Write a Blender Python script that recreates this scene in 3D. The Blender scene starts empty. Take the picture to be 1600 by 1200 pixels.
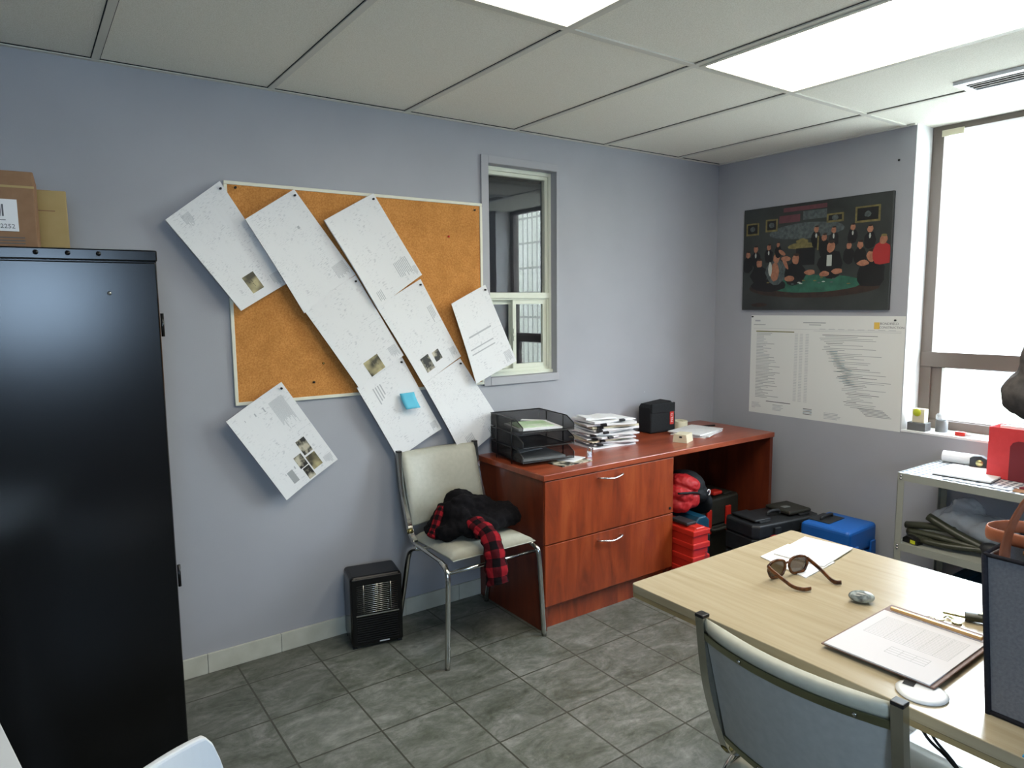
import bpy, bmesh, math, random
from math import sin, cos, pi, radians
from mathutils import Vector, Matrix, Euler

S = bpy.context.scene
C = S.collection
random.seed(7)

# ------------------------------------------------------------------ camera
cam_d = bpy.data.cameras.new('camera')
cam = bpy.data.objects.new('camera', cam_d)
C.objects.link(cam)
cam_d.sensor_width = 36.0
cam_d.lens = 36.0 * 1082.2 / 1600.0
cam_d.clip_start = 0.05
_r = Vector((0.81563133, -0.57849004, -0.00973679))
_u = Vector((0.07341485, 0.08678763, 0.99351808))
_f = Vector((0.57389528, 0.8110593, -0.11325647))
cam.matrix_world = Matrix(((_r.x, _u.x, -_f.x, -3.7258), (_r.y, _u.y, -_f.y, -2.9522), (_r.z, _u.z, -_f.z, 1.4997), (0, 0, 0, 1)))
S.camera = cam

# ------------------------------------------------------------------ world and light
W = bpy.data.worlds.new('sky_world')
S.world = W
W.use_nodes = True
bg = W.node_tree.nodes['Background']
bg.inputs[0].default_value = (0.76, 0.88, 1.0, 1)
bg.inputs[1].default_value = 22.0
S.view_settings.view_transform = 'Standard'
S.view_settings.look = 'None'
S.view_settings.gamma = 1.0
S.view_settings.use_curve_mapping = False
S.view_settings.exposure = 0.32
TROFFER = 8.8


def portal(name, loc, rot, sx, sy):
    l = bpy.data.lights.new(name, 'AREA')
    l.shape = 'RECTANGLE'
    l.size = sx
    l.size_y = sy
    l.cycles.is_portal = True
    o = bpy.data.objects.new(name, l)
    C.objects.link(o)
    o.location = loc
    o.rotation_euler = rot
    return o


portal('daylight_side_window', (0.26, -1.815, 1.6), (0, radians(90), 0), 1.6, 1.25)
portal('daylight_rear_window', (-4.05, -4.84, 1.61), (radians(90), 0, 0), 1.0, 0.85)

# ------------------------------------------------------------------ materials


def lin(c):
    r = []
    for v in c[:3]:
        v = v / 255.0
        r.append(v / 12.92 if v <= 0.04045 else ((v + 0.055) / 1.055) ** 2.4)
    return (r[0], r[1], r[2], 1.0)


def new_mat(name, col, rough=0.6, metal=0.0, spec=0.5):
    m = bpy.data.materials.new(name)
    m.use_nodes = True
    b = m.node_tree.nodes['Principled BSDF']
    b.inputs['Base Color'].default_value = lin(col)
    b.inputs['Roughness'].default_value = rough
    b.inputs['Metallic'].default_value = metal
    b.inputs['Specular IOR Level'].default_value = spec
    return m


def nd(m, t, **kw):
    n = m.node_tree.nodes.new(t)
    for k, v in kw.items():
        setattr(n, k, v)
    return n


def lk(m, a, b):
    m.node_tree.links.new(a, b)


def ramp(m, fac, stops, interp='LINEAR'):
    n = nd(m, 'ShaderNodeValToRGB')
    n.color_ramp.interpolation = interp
    e = n.color_ramp.elements
    while len(e) < len(stops):
        e.new(0.5)
    for i, (p, c) in enumerate(stops):
        e[i].position = p
        e[i].color = c if len(c) == 4 else lin(c)
    lk(m, fac, n.inputs[0])
    return n


def coords(m, scale=(1, 1, 1), loc=(0, 0, 0), rot=(0, 0, 0), kind='Object'):
    tc = nd(m, 'ShaderNodeTexCoord')
    mp = nd(m, 'ShaderNodeMapping')
    mp.inputs['Scale'].default_value = scale
    mp.inputs['Location'].default_value = loc
    mp.inputs['Rotation'].default_value = rot
    lk(m, tc.outputs[kind], mp.inputs[0])
    return mp.outputs[0]


def noise_mat(name, c1, c2, scale=20, rough=0.7, bump=0.0, stretch=(1, 1, 1), metal=0.0, detail=6, lo=0.3, hi=0.7, spec=0.5, bscale=None):
    m = new_mat(name, c1, rough, metal, spec)
    b = m.node_tree.nodes['Principled BSDF']
    v = coords(m, stretch)
    n = nd(m, 'ShaderNodeTexNoise')
    n.inputs['Scale'].default_value = scale
    n.inputs['Detail'].default_value = detail
    lk(m, v, n.inputs['Vector'])
    r = ramp(m, n.outputs[0], [(lo, c1), (hi, c2)])
    lk(m, r.outputs[0], b.inputs['Base Color'])
    if bump:
        n2 = n
        if bscale:
            n2 = nd(m, 'ShaderNodeTexNoise')
            n2.inputs['Scale'].default_value = bscale
            n2.inputs['Detail'].default_value = 4
            lk(m, v, n2.inputs['Vector'])
        bp = nd(m, 'ShaderNodeBump')
        bp.inputs['Strength'].default_value = bump
        bp.inputs['Distance'].default_value = 0.002
        lk(m, n2.outputs[0], bp.inputs['Height'])
        lk(m, bp.outputs[0], b.inputs['Normal'])
    return m


def floor_mat():
    m = new_mat('slate_tile', (120, 122, 110), 0.42)
    b = m.node_tree.nodes['Principled BSDF']
    s = 1 / 0.3012
    v = coords(m, (s, s, s), (1.8772 * s, 0.7953 * s, 0))
    br = nd(m, 'ShaderNodeTexBrick')
    br.offset = 0.0
    br.squash = 1.0
    br.inputs['Scale'].default_value = 1
    br.inputs['Mortar Size'].default_value = 0.013
    br.inputs['Mortar Smooth'].default_value = 0.2
    br.inputs['Brick Width'].default_value = 1
    br.inputs['Row Height'].default_value = 1
    br.inputs['Color1'].default_value = (0, 0, 0, 1)
    br.inputs['Color2'].default_value = (1, 1, 1, 1)
    lk(m, v, br.inputs['Vector'])
    v2 = coords(m, (1, 1.6, 1))
    n1 = nd(m, 'ShaderNodeTexNoise')
    n1.inputs['Scale'].default_value = 5
    n1.inputs['Detail'].default_value = 10
    n1.inputs['Roughness'].default_value = 0.72
    n1.inputs['Distortion'].default_value = 0.8
    lk(m, v2, n1.inputs['Vector'])
    n2 = nd(m, 'ShaderNodeTexNoise')
    n2.inputs['Scale'].default_value = 24
    n2.inputs['Detail'].default_value = 8
    n2.inputs['Roughness'].default_value = 0.7
    lk(m, v2, n2.inputs['Vector'])
    r1 = ramp(m, n1.outputs[0], [(0.34, (90, 94, 80)), (0.52, (126, 128, 118)), (0.70, (160, 160, 152))])
    r2 = ramp(m, n2.outputs[0], [(0.35, (90, 90, 90)), (0.7, (168, 168, 168))])
    mx = nd(m, 'ShaderNodeMix', data_type='RGBA', blend_type='OVERLAY')
    mx.inputs[0].default_value = 0.6
    lk(m, r1.outputs[0], mx.inputs[6])
    lk(m, r2.outputs[0], mx.inputs[7])
    # per tile shade
    mt = nd(m, 'ShaderNodeMix', data_type='RGBA', blend_type='MULTIPLY')
    mt.inputs[0].default_value = 1
    rt = ramp(m, br.outputs['Color'], [(0, (0.86, 0.86, 0.86, 1)), (1, (1.05, 1.05, 1.05, 1))])
    lk(m, mx.outputs[2], mt.inputs[6])
    lk(m, rt.outputs[0], mt.inputs[7])
    mg = nd(m, 'ShaderNodeMix', data_type='RGBA')
    lk(m, br.outputs['Fac'], mg.inputs[0])
    lk(m, mt.outputs[2], mg.inputs[6])
    mg.inputs[7].default_value = lin((66, 66, 56))
    lk(m, mg.outputs[2], b.inputs['Base Color'])
    ma = nd(m, 'ShaderNodeMath', operation='MULTIPLY_ADD')
    lk(m, br.outputs['Fac'], ma.inputs[0])
    ma.inputs[1].default_value = -1.0
    lk(m, n2.outputs[0], ma.inputs[2])
    bp = nd(m, 'ShaderNodeBump')
    bp.inputs['Strength'].default_value = 0.35
    bp.inputs['Distance'].default_value = 0.003
    lk(m, ma.outputs[0], bp.inputs['Height'])
    lk(m, bp.outputs[0], b.inputs['Normal'])
    return m


def cork_mat():
    m = new_mat('cork', (190, 130, 60), 0.9, 0, 0.2)
    b = m.node_tree.nodes['Principled BSDF']
    v = coords(m)
    n = nd(m, 'ShaderNodeTexNoise')
    n.inputs['Scale'].default_value = 160
    n.inputs['Detail'].default_value = 5
    lk(m, v, n.inputs['Vector'])
    n2 = nd(m, 'ShaderNodeTexNoise')
    n2.inputs['Scale'].default_value = 14
    n2.inputs['Detail'].default_value = 4
    lk(m, v, n2.inputs['Vector'])
    r = ramp(m, n.outputs[0], [(0.25, (176, 116, 60)), (0.5, (198, 136, 72)), (0.75, (212, 152, 88))])
    r2 = ramp(m, n2.outputs[0], [(0.25, (0.78, 0.76, 0.7, 1)), (0.6, (1, 1, 1, 1))])
    mx = nd(m, 'ShaderNodeMix', data_type='RGBA', blend_type='MULTIPLY')
    mx.inputs[0].default_value = 0.8
    lk(m, r.outputs[0], mx.inputs[6])
    lk(m, r2.outputs[0], mx.inputs[7])
    lk(m, mx.outputs[2], b.inputs['Base Color'])
    return m


def wood_mat(name, c1, c2, c3, stretch, rough=0.35, scale=3, bumpy=0.05, coat=0.0):
    m = new_mat(name, c1, rough)
    b = m.node_tree.nodes['Principled BSDF']
    b.inputs['Coat Weight'].default_value = coat
    b.inputs['Coat Roughness'].default_value = 0.2
    v = coords(m, stretch)
    n = nd(m, 'ShaderNodeTexNoise')
    n.inputs['Scale'].default_value = scale
    n.inputs['Detail'].default_value = 8
    n.inputs['Roughness'].default_value = 0.6
    n.inputs['Distortion'].default_value = 0.6
    lk(m, v, n.inputs['Vector'])
    r = ramp(m, n.outputs[0], [(0.3, c1), (0.5, c2), (0.72, c3)])
    lk(m, r.outputs[0], b.inputs['Base Color'])
    return m


def print_mat(name, paper=(226, 226, 226), ink=(128, 130, 140), strength=0.55, sx=60, sy=30, thr=0.56):
    """white paper with faint printed drafting marks, in UV space"""
    m = new_mat(name, paper, 0.7, 0, 0.3)
    b = m.node_tree.nodes['Principled BSDF']
    v = coords(m, (sx, sy, 1), kind='UV')
    n = nd(m, 'ShaderNodeTexNoise')
    n.inputs['Scale'].default_value = 1
    n.inputs['Detail'].default_value = 3
    lk(m, v, n.inputs['Vector'])
    v3 = coords(m, (5, 4, 1), (random.random() * 9, random.random() * 9, 0), kind='UV')
    n3 = nd(m, 'ShaderNodeTexNoise')
    n3.inputs['Scale'].default_value = 1
    n3.inputs['Detail'].default_value = 2
    lk(m, v3, n3.inputs['Vector'])
    a = ramp(m, n.outputs[0], [(thr, (0, 0, 0, 1)), (thr + 0.07, (1, 1, 1, 1))])
    c = ramp(m, n3.outputs[0], [(0.42, (0, 0, 0, 1)), (0.6, (1, 1, 1, 1))])
    mu = nd(m, 'ShaderNodeMath', operation='MULTIPLY')
    lk(m, a.outputs[0], mu.inputs[0])
    lk(m, c.outputs[0], mu.inputs[1])
    mu2 = nd(m, 'ShaderNodeMath', operation='MULTIPLY')
    lk(m, mu.outputs[0], mu2.inputs[0])
    mu2.inputs[1].default_value = strength
    mx = nd(m, 'ShaderNodeMix', data_type='RGBA')
    lk(m, mu2.outputs[0], mx.inputs[0])
    mx.inputs[6].default_value = lin(paper)
    mx.inputs[7].default_value = lin(ink)
    lk(m, mx.outputs[2], b.inputs['Base Color'])
    return m


def plaid_mat():
    m = new_mat('red_black_plaid', (120, 20, 25), 0.95, 0, 0.1)
    b = m.node_tree.nodes['Principled BSDF']
    tc = nd(m, 'ShaderNodeTexCoord')
    sp = nd(m, 'ShaderNodeSeparateXYZ')
    lk(m, tc.outputs['UV'], sp.inputs[0])
    outs = []
    for i, f in ((0, 4.0), (1, 5.0)):
        a = nd(m, 'ShaderNodeMath', operation='MULTIPLY')
        a.inputs[1].default_value = f
        lk(m, sp.outputs[i], a.inputs[0])
        fr = nd(m, 'ShaderNodeMath', operation='FRACT')
        lk(m, a.outputs[0], fr.inputs[0])
        g = nd(m, 'ShaderNodeMath', operation='GREATER_THAN')
        g.inputs[1].default_value = 0.5
        lk(m, fr.outputs[0], g.inputs[0])
        outs.append(g)
    ad = nd(m, 'ShaderNodeMath', operation='ADD')
    lk(m, outs[0].outputs[0], ad.inputs[0])
    lk(m, outs[1].outputs[0], ad.inputs[1])
    hf = nd(m, 'ShaderNodeMath', operation='MULTIPLY')
    hf.inputs[1].default_value = 0.5
    lk(m, ad.outputs[0], hf.inputs[0])
    r = ramp(m, hf.outputs[0], [(0.0, (136, 26, 34)), (0.5, (70, 16, 22)), (1.0, (16, 12, 14))])
    lk(m, r.outputs[0], b.inputs['Base Color'])
    return m


def emit_mat(name, col, s):
    m = bpy.data.materials.new(name)
    m.use_nodes = True
    nt = m.node_tree
    nt.nodes.clear()
    e = nt.nodes.new('ShaderNodeEmission')
    e.inputs[0].default_value = col
    e.inputs[1].default_value = s
    o = nt.nodes.new('ShaderNodeOutputMaterial')
    nt.links.new(e.outputs[0], o.inputs[0])
    return m


def see_through(name, col, alpha, rough=0.5, metal=0.0):
    m = new_mat(name, col, rough, metal)
    m.node_tree.nodes['Principled BSDF'].inputs['Alpha'].default_value = alpha
    return m


def glass_mat(name, tint=(1, 1, 1, 1)):
    m = bpy.data.materials.new(name)
    m.use_nodes = True
    nt = m.node_tree
    nt.nodes.clear()
    t = nt.nodes.new('ShaderNodeBsdfTransparent')
    t.inputs[0].default_value = tint
    g = nt.nodes.new('ShaderNodeBsdfGlossy')
    g.inputs['Roughness'].default_value = 0.0
    ge = nt.nodes.new('ShaderNodeNewGeometry')
    dt = nt.nodes.new('ShaderNodeVectorMath')
    dt.operation = 'DOT_PRODUCT'
    nt.links.new(ge.outputs['Normal'], dt.inputs[0])
    nt.links.new(ge.outputs['Incoming'], dt.inputs[1])

    def mth(op, a, b=None):
        n = nt.nodes.new('ShaderNodeMath')
        n.operation = op
        for i, v in enumerate((a, b)):
            if v is None:
                continue
            if isinstance(v, (int, float)):
                n.inputs[i].default_value = v
            else:
                nt.links.new(v, n.inputs[i])
        return n.outputs[0]
    c = mth('ABSOLUTE', dt.outputs['Value'])
    c = mth('POWER', mth('SUBTRACT', 1.0, c), 5.0)
    c = mth('ADD', mth('MULTIPLY', c, 0.96), 0.04)
    mx = nt.nodes.new('ShaderNodeMixShader')
    o = nt.nodes.new('ShaderNodeOutputMaterial')
    nt.links.new(c, mx.inputs[0])
    nt.links.new(t.outputs[0], mx.inputs[1])
    nt.links.new(g.outputs[0], mx.inputs[2])
    nt.links.new(mx.outputs[0], o.inputs[0])
    return m


M = {}
M['wall'] = noise_mat('wall_paint', (162, 163, 168), (168, 169, 174), 3, 0.75, 0.12, bscale=220, spec=0.25)
M['wall_trim'] = new_mat('trim_paint', (164, 164, 168), 0.55)
M['wall_white'] = new_mat('reveal_paint', (226, 226, 224), 0.7)
M['ceil'] = noise_mat('ceiling_tile', (226, 223, 208), (242, 240, 228), 260, 0.95, 0.5, lo=0.35, hi=0.6, spec=0.1)
M['tbar'] = new_mat('ceiling_grid_paint', (214, 212, 200), 0.6)
M['dark_gap'] = new_mat('dark_gap', (40, 40, 38), 0.9)
M['floor'] = floor_mat()
M['basetile'] = noise_mat('skirting_tile', (186, 186, 172), (202, 202, 190), 12, 0.4)
M['cork'] = cork_mat()
M['alu'] = new_mat('painted_aluminium', (222, 220, 202), 0.45)
M['winframe'] = new_mat('cream_window_frame', (214, 217, 200), 0.45)
M['bronze'] = new_mat('bronze_window_frame', (108, 98, 90), 0.5)
M['glass'] = glass_mat('window_glass', (1, 1, 1, 1))
M['blue_glass'] = glass_mat('blue_tinted_glass', (0.84, 0.92, 1.0, 1))  # blue tint added to cool the daylight from the rear window
M['black_metal'] = noise_mat('black_enamel', (5, 5, 6), (7, 7, 8), 30, 0.21, 0.05, bscale=400, spec=0.4)
M['black_plastic'] = new_mat('black_plastic', (18, 18, 19), 0.35)
M['soft_black'] = noise_mat('black_cloth', (9, 8, 10), (18, 16, 19), 60, 0.95, 0.3, spec=0.15)
M['coat_cloth'] = noise_mat('charcoal_cloth', (62, 60, 60), (84, 80, 78), 40, 0.95, 0.3, spec=0.15)
M['nylon'] = noise_mat('dark_nylon', (16, 18, 20), (26, 29, 32), 90, 0.7, 0.3, spec=0.3)
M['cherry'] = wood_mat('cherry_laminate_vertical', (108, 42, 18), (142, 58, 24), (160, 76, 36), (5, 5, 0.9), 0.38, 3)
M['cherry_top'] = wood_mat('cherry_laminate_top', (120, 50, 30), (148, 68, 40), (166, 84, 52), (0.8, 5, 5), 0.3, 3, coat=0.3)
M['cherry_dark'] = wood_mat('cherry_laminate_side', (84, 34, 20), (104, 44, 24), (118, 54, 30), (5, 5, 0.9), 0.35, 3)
M['maple'] = wood_mat('maple_laminate', (162, 147, 118), (172, 158, 130), (180, 167, 140), (14, 0.7, 14), 0.24, 3)
M['maple_edge'] = wood_mat('maple_edge', (150, 130, 92), (162, 142, 102), (170, 150, 110), (14, 0.7, 14), 0.5, 3)
M['chrome'] = new_mat('chrome', (190, 190, 185), 0.16, 1.0)
M['brass'] = new_mat('worn_chrome', (180, 166, 110), 0.25, 1.0)
M['vinyl'] = noise_mat('greige_vinyl', (172, 172, 158), (180, 180, 166), 50, 0.42, 0.1)
M['back_board'] = noise_mat('grey_backing', (158, 159, 155), (168, 169, 165), 60, 0.7, 0.1)
M['rail_metal'] = new_mat('olive_tinted_steel', (128, 128, 100), 0.3, 0.9)
M['handle'] = new_mat('satin_nickel', (200, 200, 198), 0.22, 1.0)
M['paper'] = new_mat('white_paper', (228, 228, 228), 0.75)
M['form_paper'] = new_mat('greyish_form_paper', (206, 204, 208), 0.75)
M['paper_cream'] = new_mat('cream_paper', (216, 208, 180), 0.75)
M['draft'] = print_mat('drafting_print', sx=110, sy=16, strength=0.3, thr=0.55)
M['draft2'] = print_mat('drafting_print_sparse', sx=70, sy=14, thr=0.57, strength=0.3)
M['form'] = print_mat('printed_form', sx=10, sy=90, thr=0.52, strength=0.35)
M['ink'] = new_mat('grey_ink', (158, 160, 160), 0.8)
M['ink_dark'] = new_mat('dark_ink', (92, 92, 94), 0.8)
M['ink_pale'] = new_mat('pale_ink', (176, 178, 180), 0.8)
M['ink_teal'] = new_mat('teal_ink', (140, 164, 172), 0.8)
M['ink_olive'] = new_mat('olive_ink', (120, 120, 70), 0.8)
M['photo'] = noise_mat('photo_print', (38, 36, 30), (190, 182, 160), 26, 0.5, 0, lo=0.42, hi=0.58, detail=3)
M['photo_tan'] = noise_mat('photo_print_tan', (66, 62, 46), (178, 166, 124), 14, 0.5, 0, lo=0.4, hi=0.6, detail=2)
M['sticky'] = new_mat('blue_sticky_note', (92, 186, 212), 0.7)
M['poster'] = new_mat('poster_paper', (220, 221, 216), 0.7)
M['yellow'] = new_mat('logo_yellow', (222, 184, 84), 0.7)
M['card'] = noise_mat('brown_cardboard', (134, 102, 74), (144, 110, 82), 30, 0.9)
M['card_tan'] = noise_mat('tan_cardboard', (166, 144, 96), (172, 150, 104), 20, 0.9)
M['red'] = new_mat('red_plastic', (196, 42, 30), 0.4)
M['red_deep'] = new_mat('red_nylon', (170, 20, 24), 0.6)
M['red_case'] = noise_mat('red_card', (196, 48, 52), (204, 56, 58), 40, 0.6)
M['red_recess'] = new_mat('dark_red', (110, 22, 32), 0.6)
M['blue'] = new_mat('blue_plastic', (18, 92, 172), 0.45)
M['teal'] = new_mat('dark_teal_plastic', (8, 62, 84), 0.45)
M['blue_bright'] = new_mat('bright_blue_nylon', (22, 110, 216), 0.6)
M['case_black'] = noise_mat('black_case_plastic', (28, 30, 32), (40, 43, 46), 30, 0.5)
M['case_olive'] = noise_mat('olive_black_case_plastic', (34, 34, 28), (44, 44, 36), 30, 0.6)
M['wire'] = see_through('black_wire_mesh', (14, 14, 18), 0.55, 0.5)
M['wire_rim'] = new_mat('black_wire_rim', (14, 14, 16), 0.35)
M['shelf_grey'] = new_mat('grey_shelf_enamel', (150, 152, 142), 0.5)
M['felt'] = noise_mat('dark_grey_felt', (106, 106, 110), (120, 120, 124), 180, 0.95, 0.4, spec=0.1)
M['felt_edge'] = noise_mat('dark_felt_binding', (34, 35, 42), (44, 45, 52), 180, 0.95, 0.2, spec=0.1)
M['leather'] = noise_mat('tan_leather', (146, 82, 52), (162, 94, 62), 40, 0.55, 0.15)
M['leather_edge'] = new_mat('tan_leather_edge', (176, 118, 84), 0.6)
M['copper'] = new_mat('copper_foil', (196, 150, 110), 0.3, 0.8)
M['silver'] = new_mat('silver_foil', (170, 178, 190), 0.2, 0.9)
M['white_plastic'] = new_mat('white_plastic', (226, 228, 230), 0.3)
M['tortoise'] = noise_mat('tortoiseshell', (52, 26, 12), (110, 62, 26), 60, 0.2, 0, lo=0.4, hi=0.65)
M['lens'] = see_through('brown_lens', (98, 74, 40), 0.78, 0.08)
M['stone'] = noise_mat('grey_glass_stone', (96, 104, 104), (186, 196, 196), 40, 0.12, 0, lo=0.42, hi=0.6)
M['clipboard'] = new_mat('brown_hardboard', (112, 84, 72), 0.6)
M['gold'] = new_mat('brass_bar', (204, 168, 116), 0.3, 0.7)
M['key'] = new_mat('aged_steel', (190, 184, 130), 0.3, 0.9)
M['olive'] = new_mat('olive_handle', (52, 54, 40), 0.4)
M['plastic_bag'] = see_through('milky_plastic_film', (222, 226, 230), 0.55, 0.2)
M['lime'] = new_mat('lime_yellow', (196, 202, 44), 0.5)
M['grey_plastic'] = new_mat('grey_plastic', (104, 106, 106), 0.5)
M['clear_plastic'] = see_through('clear_plastic', (200, 204, 208), 0.45, 0.2)
M['paint_dark'] = noise_mat('painting_background', (40, 43, 42), (56, 60, 58), 5, 0.45)
M['paint_green'] = noise_mat('painting_green', (30, 74, 60), (48, 104, 84), 20, 0.5)
M['paint_skin'] = noise_mat('painting_skin', (138, 88, 66), (168, 116, 90), 60, 0.5)
M['paint_black'] = new_mat('painting_black', (18, 19, 20), 0.5)
M['paint_white'] = new_mat('painting_white', (176, 180, 172), 0.5)
M['paint_gold'] = noise_mat('painting_ochre', (92, 84, 50), (128, 116, 68), 40, 0.5)
M['paint_red'] = new_mat('painting_red', (158, 40, 40), 0.5)
M['paint_brown'] = noise_mat('painting_brown', (40, 30, 26), (58, 40, 30), 30, 0.5)
M['paint_rose'] = noise_mat('painting_rose', (88, 50, 56), (104, 62, 66), 30, 0.5)
M['paint_grey'] = noise_mat('painting_grey', (58, 66, 66), (88, 98, 98), 60, 0.5)
M['rubber'] = new_mat('black_rubber', (14, 14, 14), 0.8)
M['green_print'] = noise_mat('green_cover', (142, 184, 120), (206, 214, 196), 9, 0.5)
M['card_blue'] = new_mat('cyan_card', (40, 150, 200), 0.6)
M['plaid'] = plaid_mat()
M['troffer'] = emit_mat('lamp_diffuser', (1.0, 0.93, 0.80, 1), TROFFER)
M['lamp_frame'] = new_mat('troffer_frame', (206, 204, 190), 0.5)
M['outside_ground'] = new_mat('concrete_paving', (138, 138, 132), 0.9)
M['backing_dark'] = new_mat('unlit_backing', (34, 36, 38), 0.9)  # near-black stands in for missing light behind the small window


def facade_mat():
    m = new_mat('facade_cladding', (206, 206, 190), 0.8)
    b = m.node_tree.nodes['Principled BSDF']
    tc = nd(m, 'ShaderNodeTexCoord')
    sp = nd(m, 'ShaderNodeSeparateXYZ')
    lk(m, tc.outputs['Object'], sp.inputs[0])
    cb = nd(m, 'ShaderNodeCombineXYZ')
    lk(m, sp.outputs[1], cb.inputs[0])
    lk(m, sp.outputs[2], cb.inputs[1])
    br = nd(m, 'ShaderNodeTexBrick')
    br.offset = 0.0
    br.inputs['Scale'].default_value = 1.0
    br.inputs['Mortar Size'].default_value = 0.1
    br.inputs['Brick Width'].default_value = 0.7
    br.inputs['Row Height'].default_value = 2.2
    br.inputs['Color1'].default_value = lin((224, 226, 208))
    br.inputs['Color2'].default_value = lin((242, 242, 228))
    br.inputs['Mortar'].default_value = lin((150, 150, 136))
    lk(m, cb.outputs[0], br.inputs['Vector'])
    lk(m, br.outputs['Color'], b.inputs['Base Color'])
    return m


M['facade'] = facade_mat()


def shelf_mat():
    m = new_mat('slotted_shelf', (220, 225, 230), 0.35)
    b = m.node_tree.nodes['Principled BSDF']
    v = coords(m, (1, 1, 1), rot=(0, 0, 0))
    br = nd(m, 'ShaderNodeTexBrick')
    br.offset = 0.5
    br.inputs['Scale'].default_value = 1.0
    br.inputs['Mortar Size'].default_value = 0.006
    br.inputs['Brick Width'].default_value = 0.036
    br.inputs['Row Height'].default_value = 0.026
    br.inputs['Color1'].default_value = lin((82, 96, 112))
    br.inputs['Color2'].default_value = lin((100, 112, 126))
    br.inputs['Mortar'].default_value = lin((226, 230, 232))
    lk(m, v, br.inputs['Vector'])
    lk(m, br.outputs['Color'], b.inputs['Base Color'])
    return m


M['shelf_top'] = shelf_mat()

# ------------------------------------------------------------------ mesh helpers


def xf(loc=(0, 0, 0), rot=(0, 0, 0)):
    return Matrix.Translation(loc) @ Euler(rot).to_matrix().to_4x4()


def add_box(bm, lo, hi, mx=None):
    (x0, y0, z0), (x1, y1, z1) = lo, hi
    vs = [Vector(p) for p in ((x0, y0, z0), (x1, y0, z0), (x1, y1, z0), (x0, y1, z0), (x0, y0, z1), (x1, y0, z1), (x1, y1, z1), (x0, y1, z1))]
    if mx:
        vs = [mx @ v for v in vs]
    v = [bm.verts.new(p) for p in vs]
    for f in ((0, 3, 2, 1), (4, 5, 6, 7), (0, 1, 5, 4), (1, 2, 6, 5), (2, 3, 7, 6), (3, 0, 4, 7)):
        bm.faces.new([v[i] for i in f])


def add_prism(bm, pts, z0, z1, mx=None):
    a = [Vector((p[0], p[1], z0)) for p in pts]
    b = [Vector((p[0], p[1], z1)) for p in pts]
    if mx:
        a = [mx @ v for v in a]
        b = [mx @ v for v in b]
    a = [bm.verts.new(v) for v in a]
    b = [bm.verts.new(v) for v in b]
    n = len(pts)
    bm.faces.new(a[::-1])
    bm.faces.new(b)
    for i in range(n):
        bm.faces.new((a[i], a[(i + 1) % n], b[(i + 1) % n], b[i]))


def add_quad(bm, pts):
    return bm.faces.new([bm.verts.new(p) for p in pts])


def smooth_path(pts, n=6, closed=False):
    """Catmull-Rom through the points"""
    P = [Vector(p) for p in pts]
    out = []
    m = len(P)
    rng = range(m if closed else m - 1)
    for i in rng:
        p0 = P[(i - 1) % m] if closed or i > 0 else P[0]
        p1 = P[i]
        p2 = P[(i + 1) % m]
        p3 = P[(i + 2) % m] if closed or i + 2 < m else P[-1]
        for k in range(n):
            t = k / n
            out.append(0.5 * ((2 * p1) + (-p0 + p2) * t + (2 * p0 - 5 * p1 + 4 * p2 - p3) * t * t + (-p0 + 3 * p1 - 3 * p2 + p3) * t ** 3))
    if not closed:
        out.append(P[-1])
    return out


def add_tube(bm, pts, r, seg=8, closed=False, caps=True, square=False, ry=None, up=None, uv=False):
    """r: radius or list; ry: second radius for flat straps; up fixes the frame"""
    P = [Vector(p) for p in pts]
    n = len(P)
    R = r if isinstance(r, (list, tuple)) else [r] * n
    RY = R if ry is None else (ry if isinstance(ry, (list, tuple)) else [ry] * n)
    rings = []
    nrm = None
    for i in range(n):
        if closed:
            t = P[(i + 1) % n] - P[i - 1]
        else:
            t = P[min(i + 1, n - 1)] - P[max(i - 1, 0)]
        t.normalize()
        if up is not None:
            nrm = Vector(up) - t * Vector(up).dot(t)
        elif nrm is None:
            a = Vector((0, 0, 1)) if abs(t.z) < 0.9 else Vector((1, 0, 0))
            nrm = a - t * a.dot(t)
        else:
            nrm = nrm - t * nrm.dot(t)
        nrm.normalize()
        bn = t.cross(nrm)
        ring = []
        for k in range(seg):
            if square:
                a = pi / 4 + k * pi / 2
                q = 1.4142
            else:
                a = 2 * pi * k / seg
                q = 1
            ring.append(bm.verts.new(P[i] + bn * (cos(a) * R[i] * q) + nrm * (sin(a) * RY[i] * q)))
        rings.append(ring)
    lay = bm.loops.layers.uv.verify() if uv else None
    m = n if closed else n - 1
    for i in range(m):
        A, B = rings[i], rings[(i + 1) % n]
        for k in range(seg):
            f = bm.faces.new((A[k], A[(k + 1) % seg], B[(k + 1) % seg], B[k]))
            if uv:
                for l, (uu, vv) in zip(f.loops, ((k, i), (k + 1, i), (k + 1, i + 1), (k, i + 1))):
                    l[lay].uv = (uu / seg, vv / m)
    if caps and not closed:
        bm.faces.new(rings[0][::-1])
        bm.faces.new(rings[-1])


def add_lathe(bm, prof, seg=24, mx=None):
    rings = []
    for r, z in prof:
        ring = []
        for k in range(seg):
            a = 2 * pi * k / seg
            p = Vector((max(r, 1e-5) * cos(a), max(r, 1e-5) * sin(a), z))
            ring.append(bm.verts.new(mx @ p if mx else p))
        rings.append(ring)
    for i in range(len(rings) - 1):
        for k in range(seg):
            bm.faces.new((rings[i][k], rings[i][(k + 1) % seg], rings[i + 1][(k + 1) % seg], rings[i + 1][k]))
    bm.faces.new(rings[0][::-1])
    bm.faces.new(rings[-1])


def add_ellipsoid(bm, c, r, rot=(0, 0, 0), sub=3):
    mx = xf(c, rot) @ Matrix.Diagonal((r[0], r[1], r[2], 1))
    bmesh.ops.create_icosphere(bm, subdivisions=sub, radius=1.0, matrix=mx)


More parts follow.
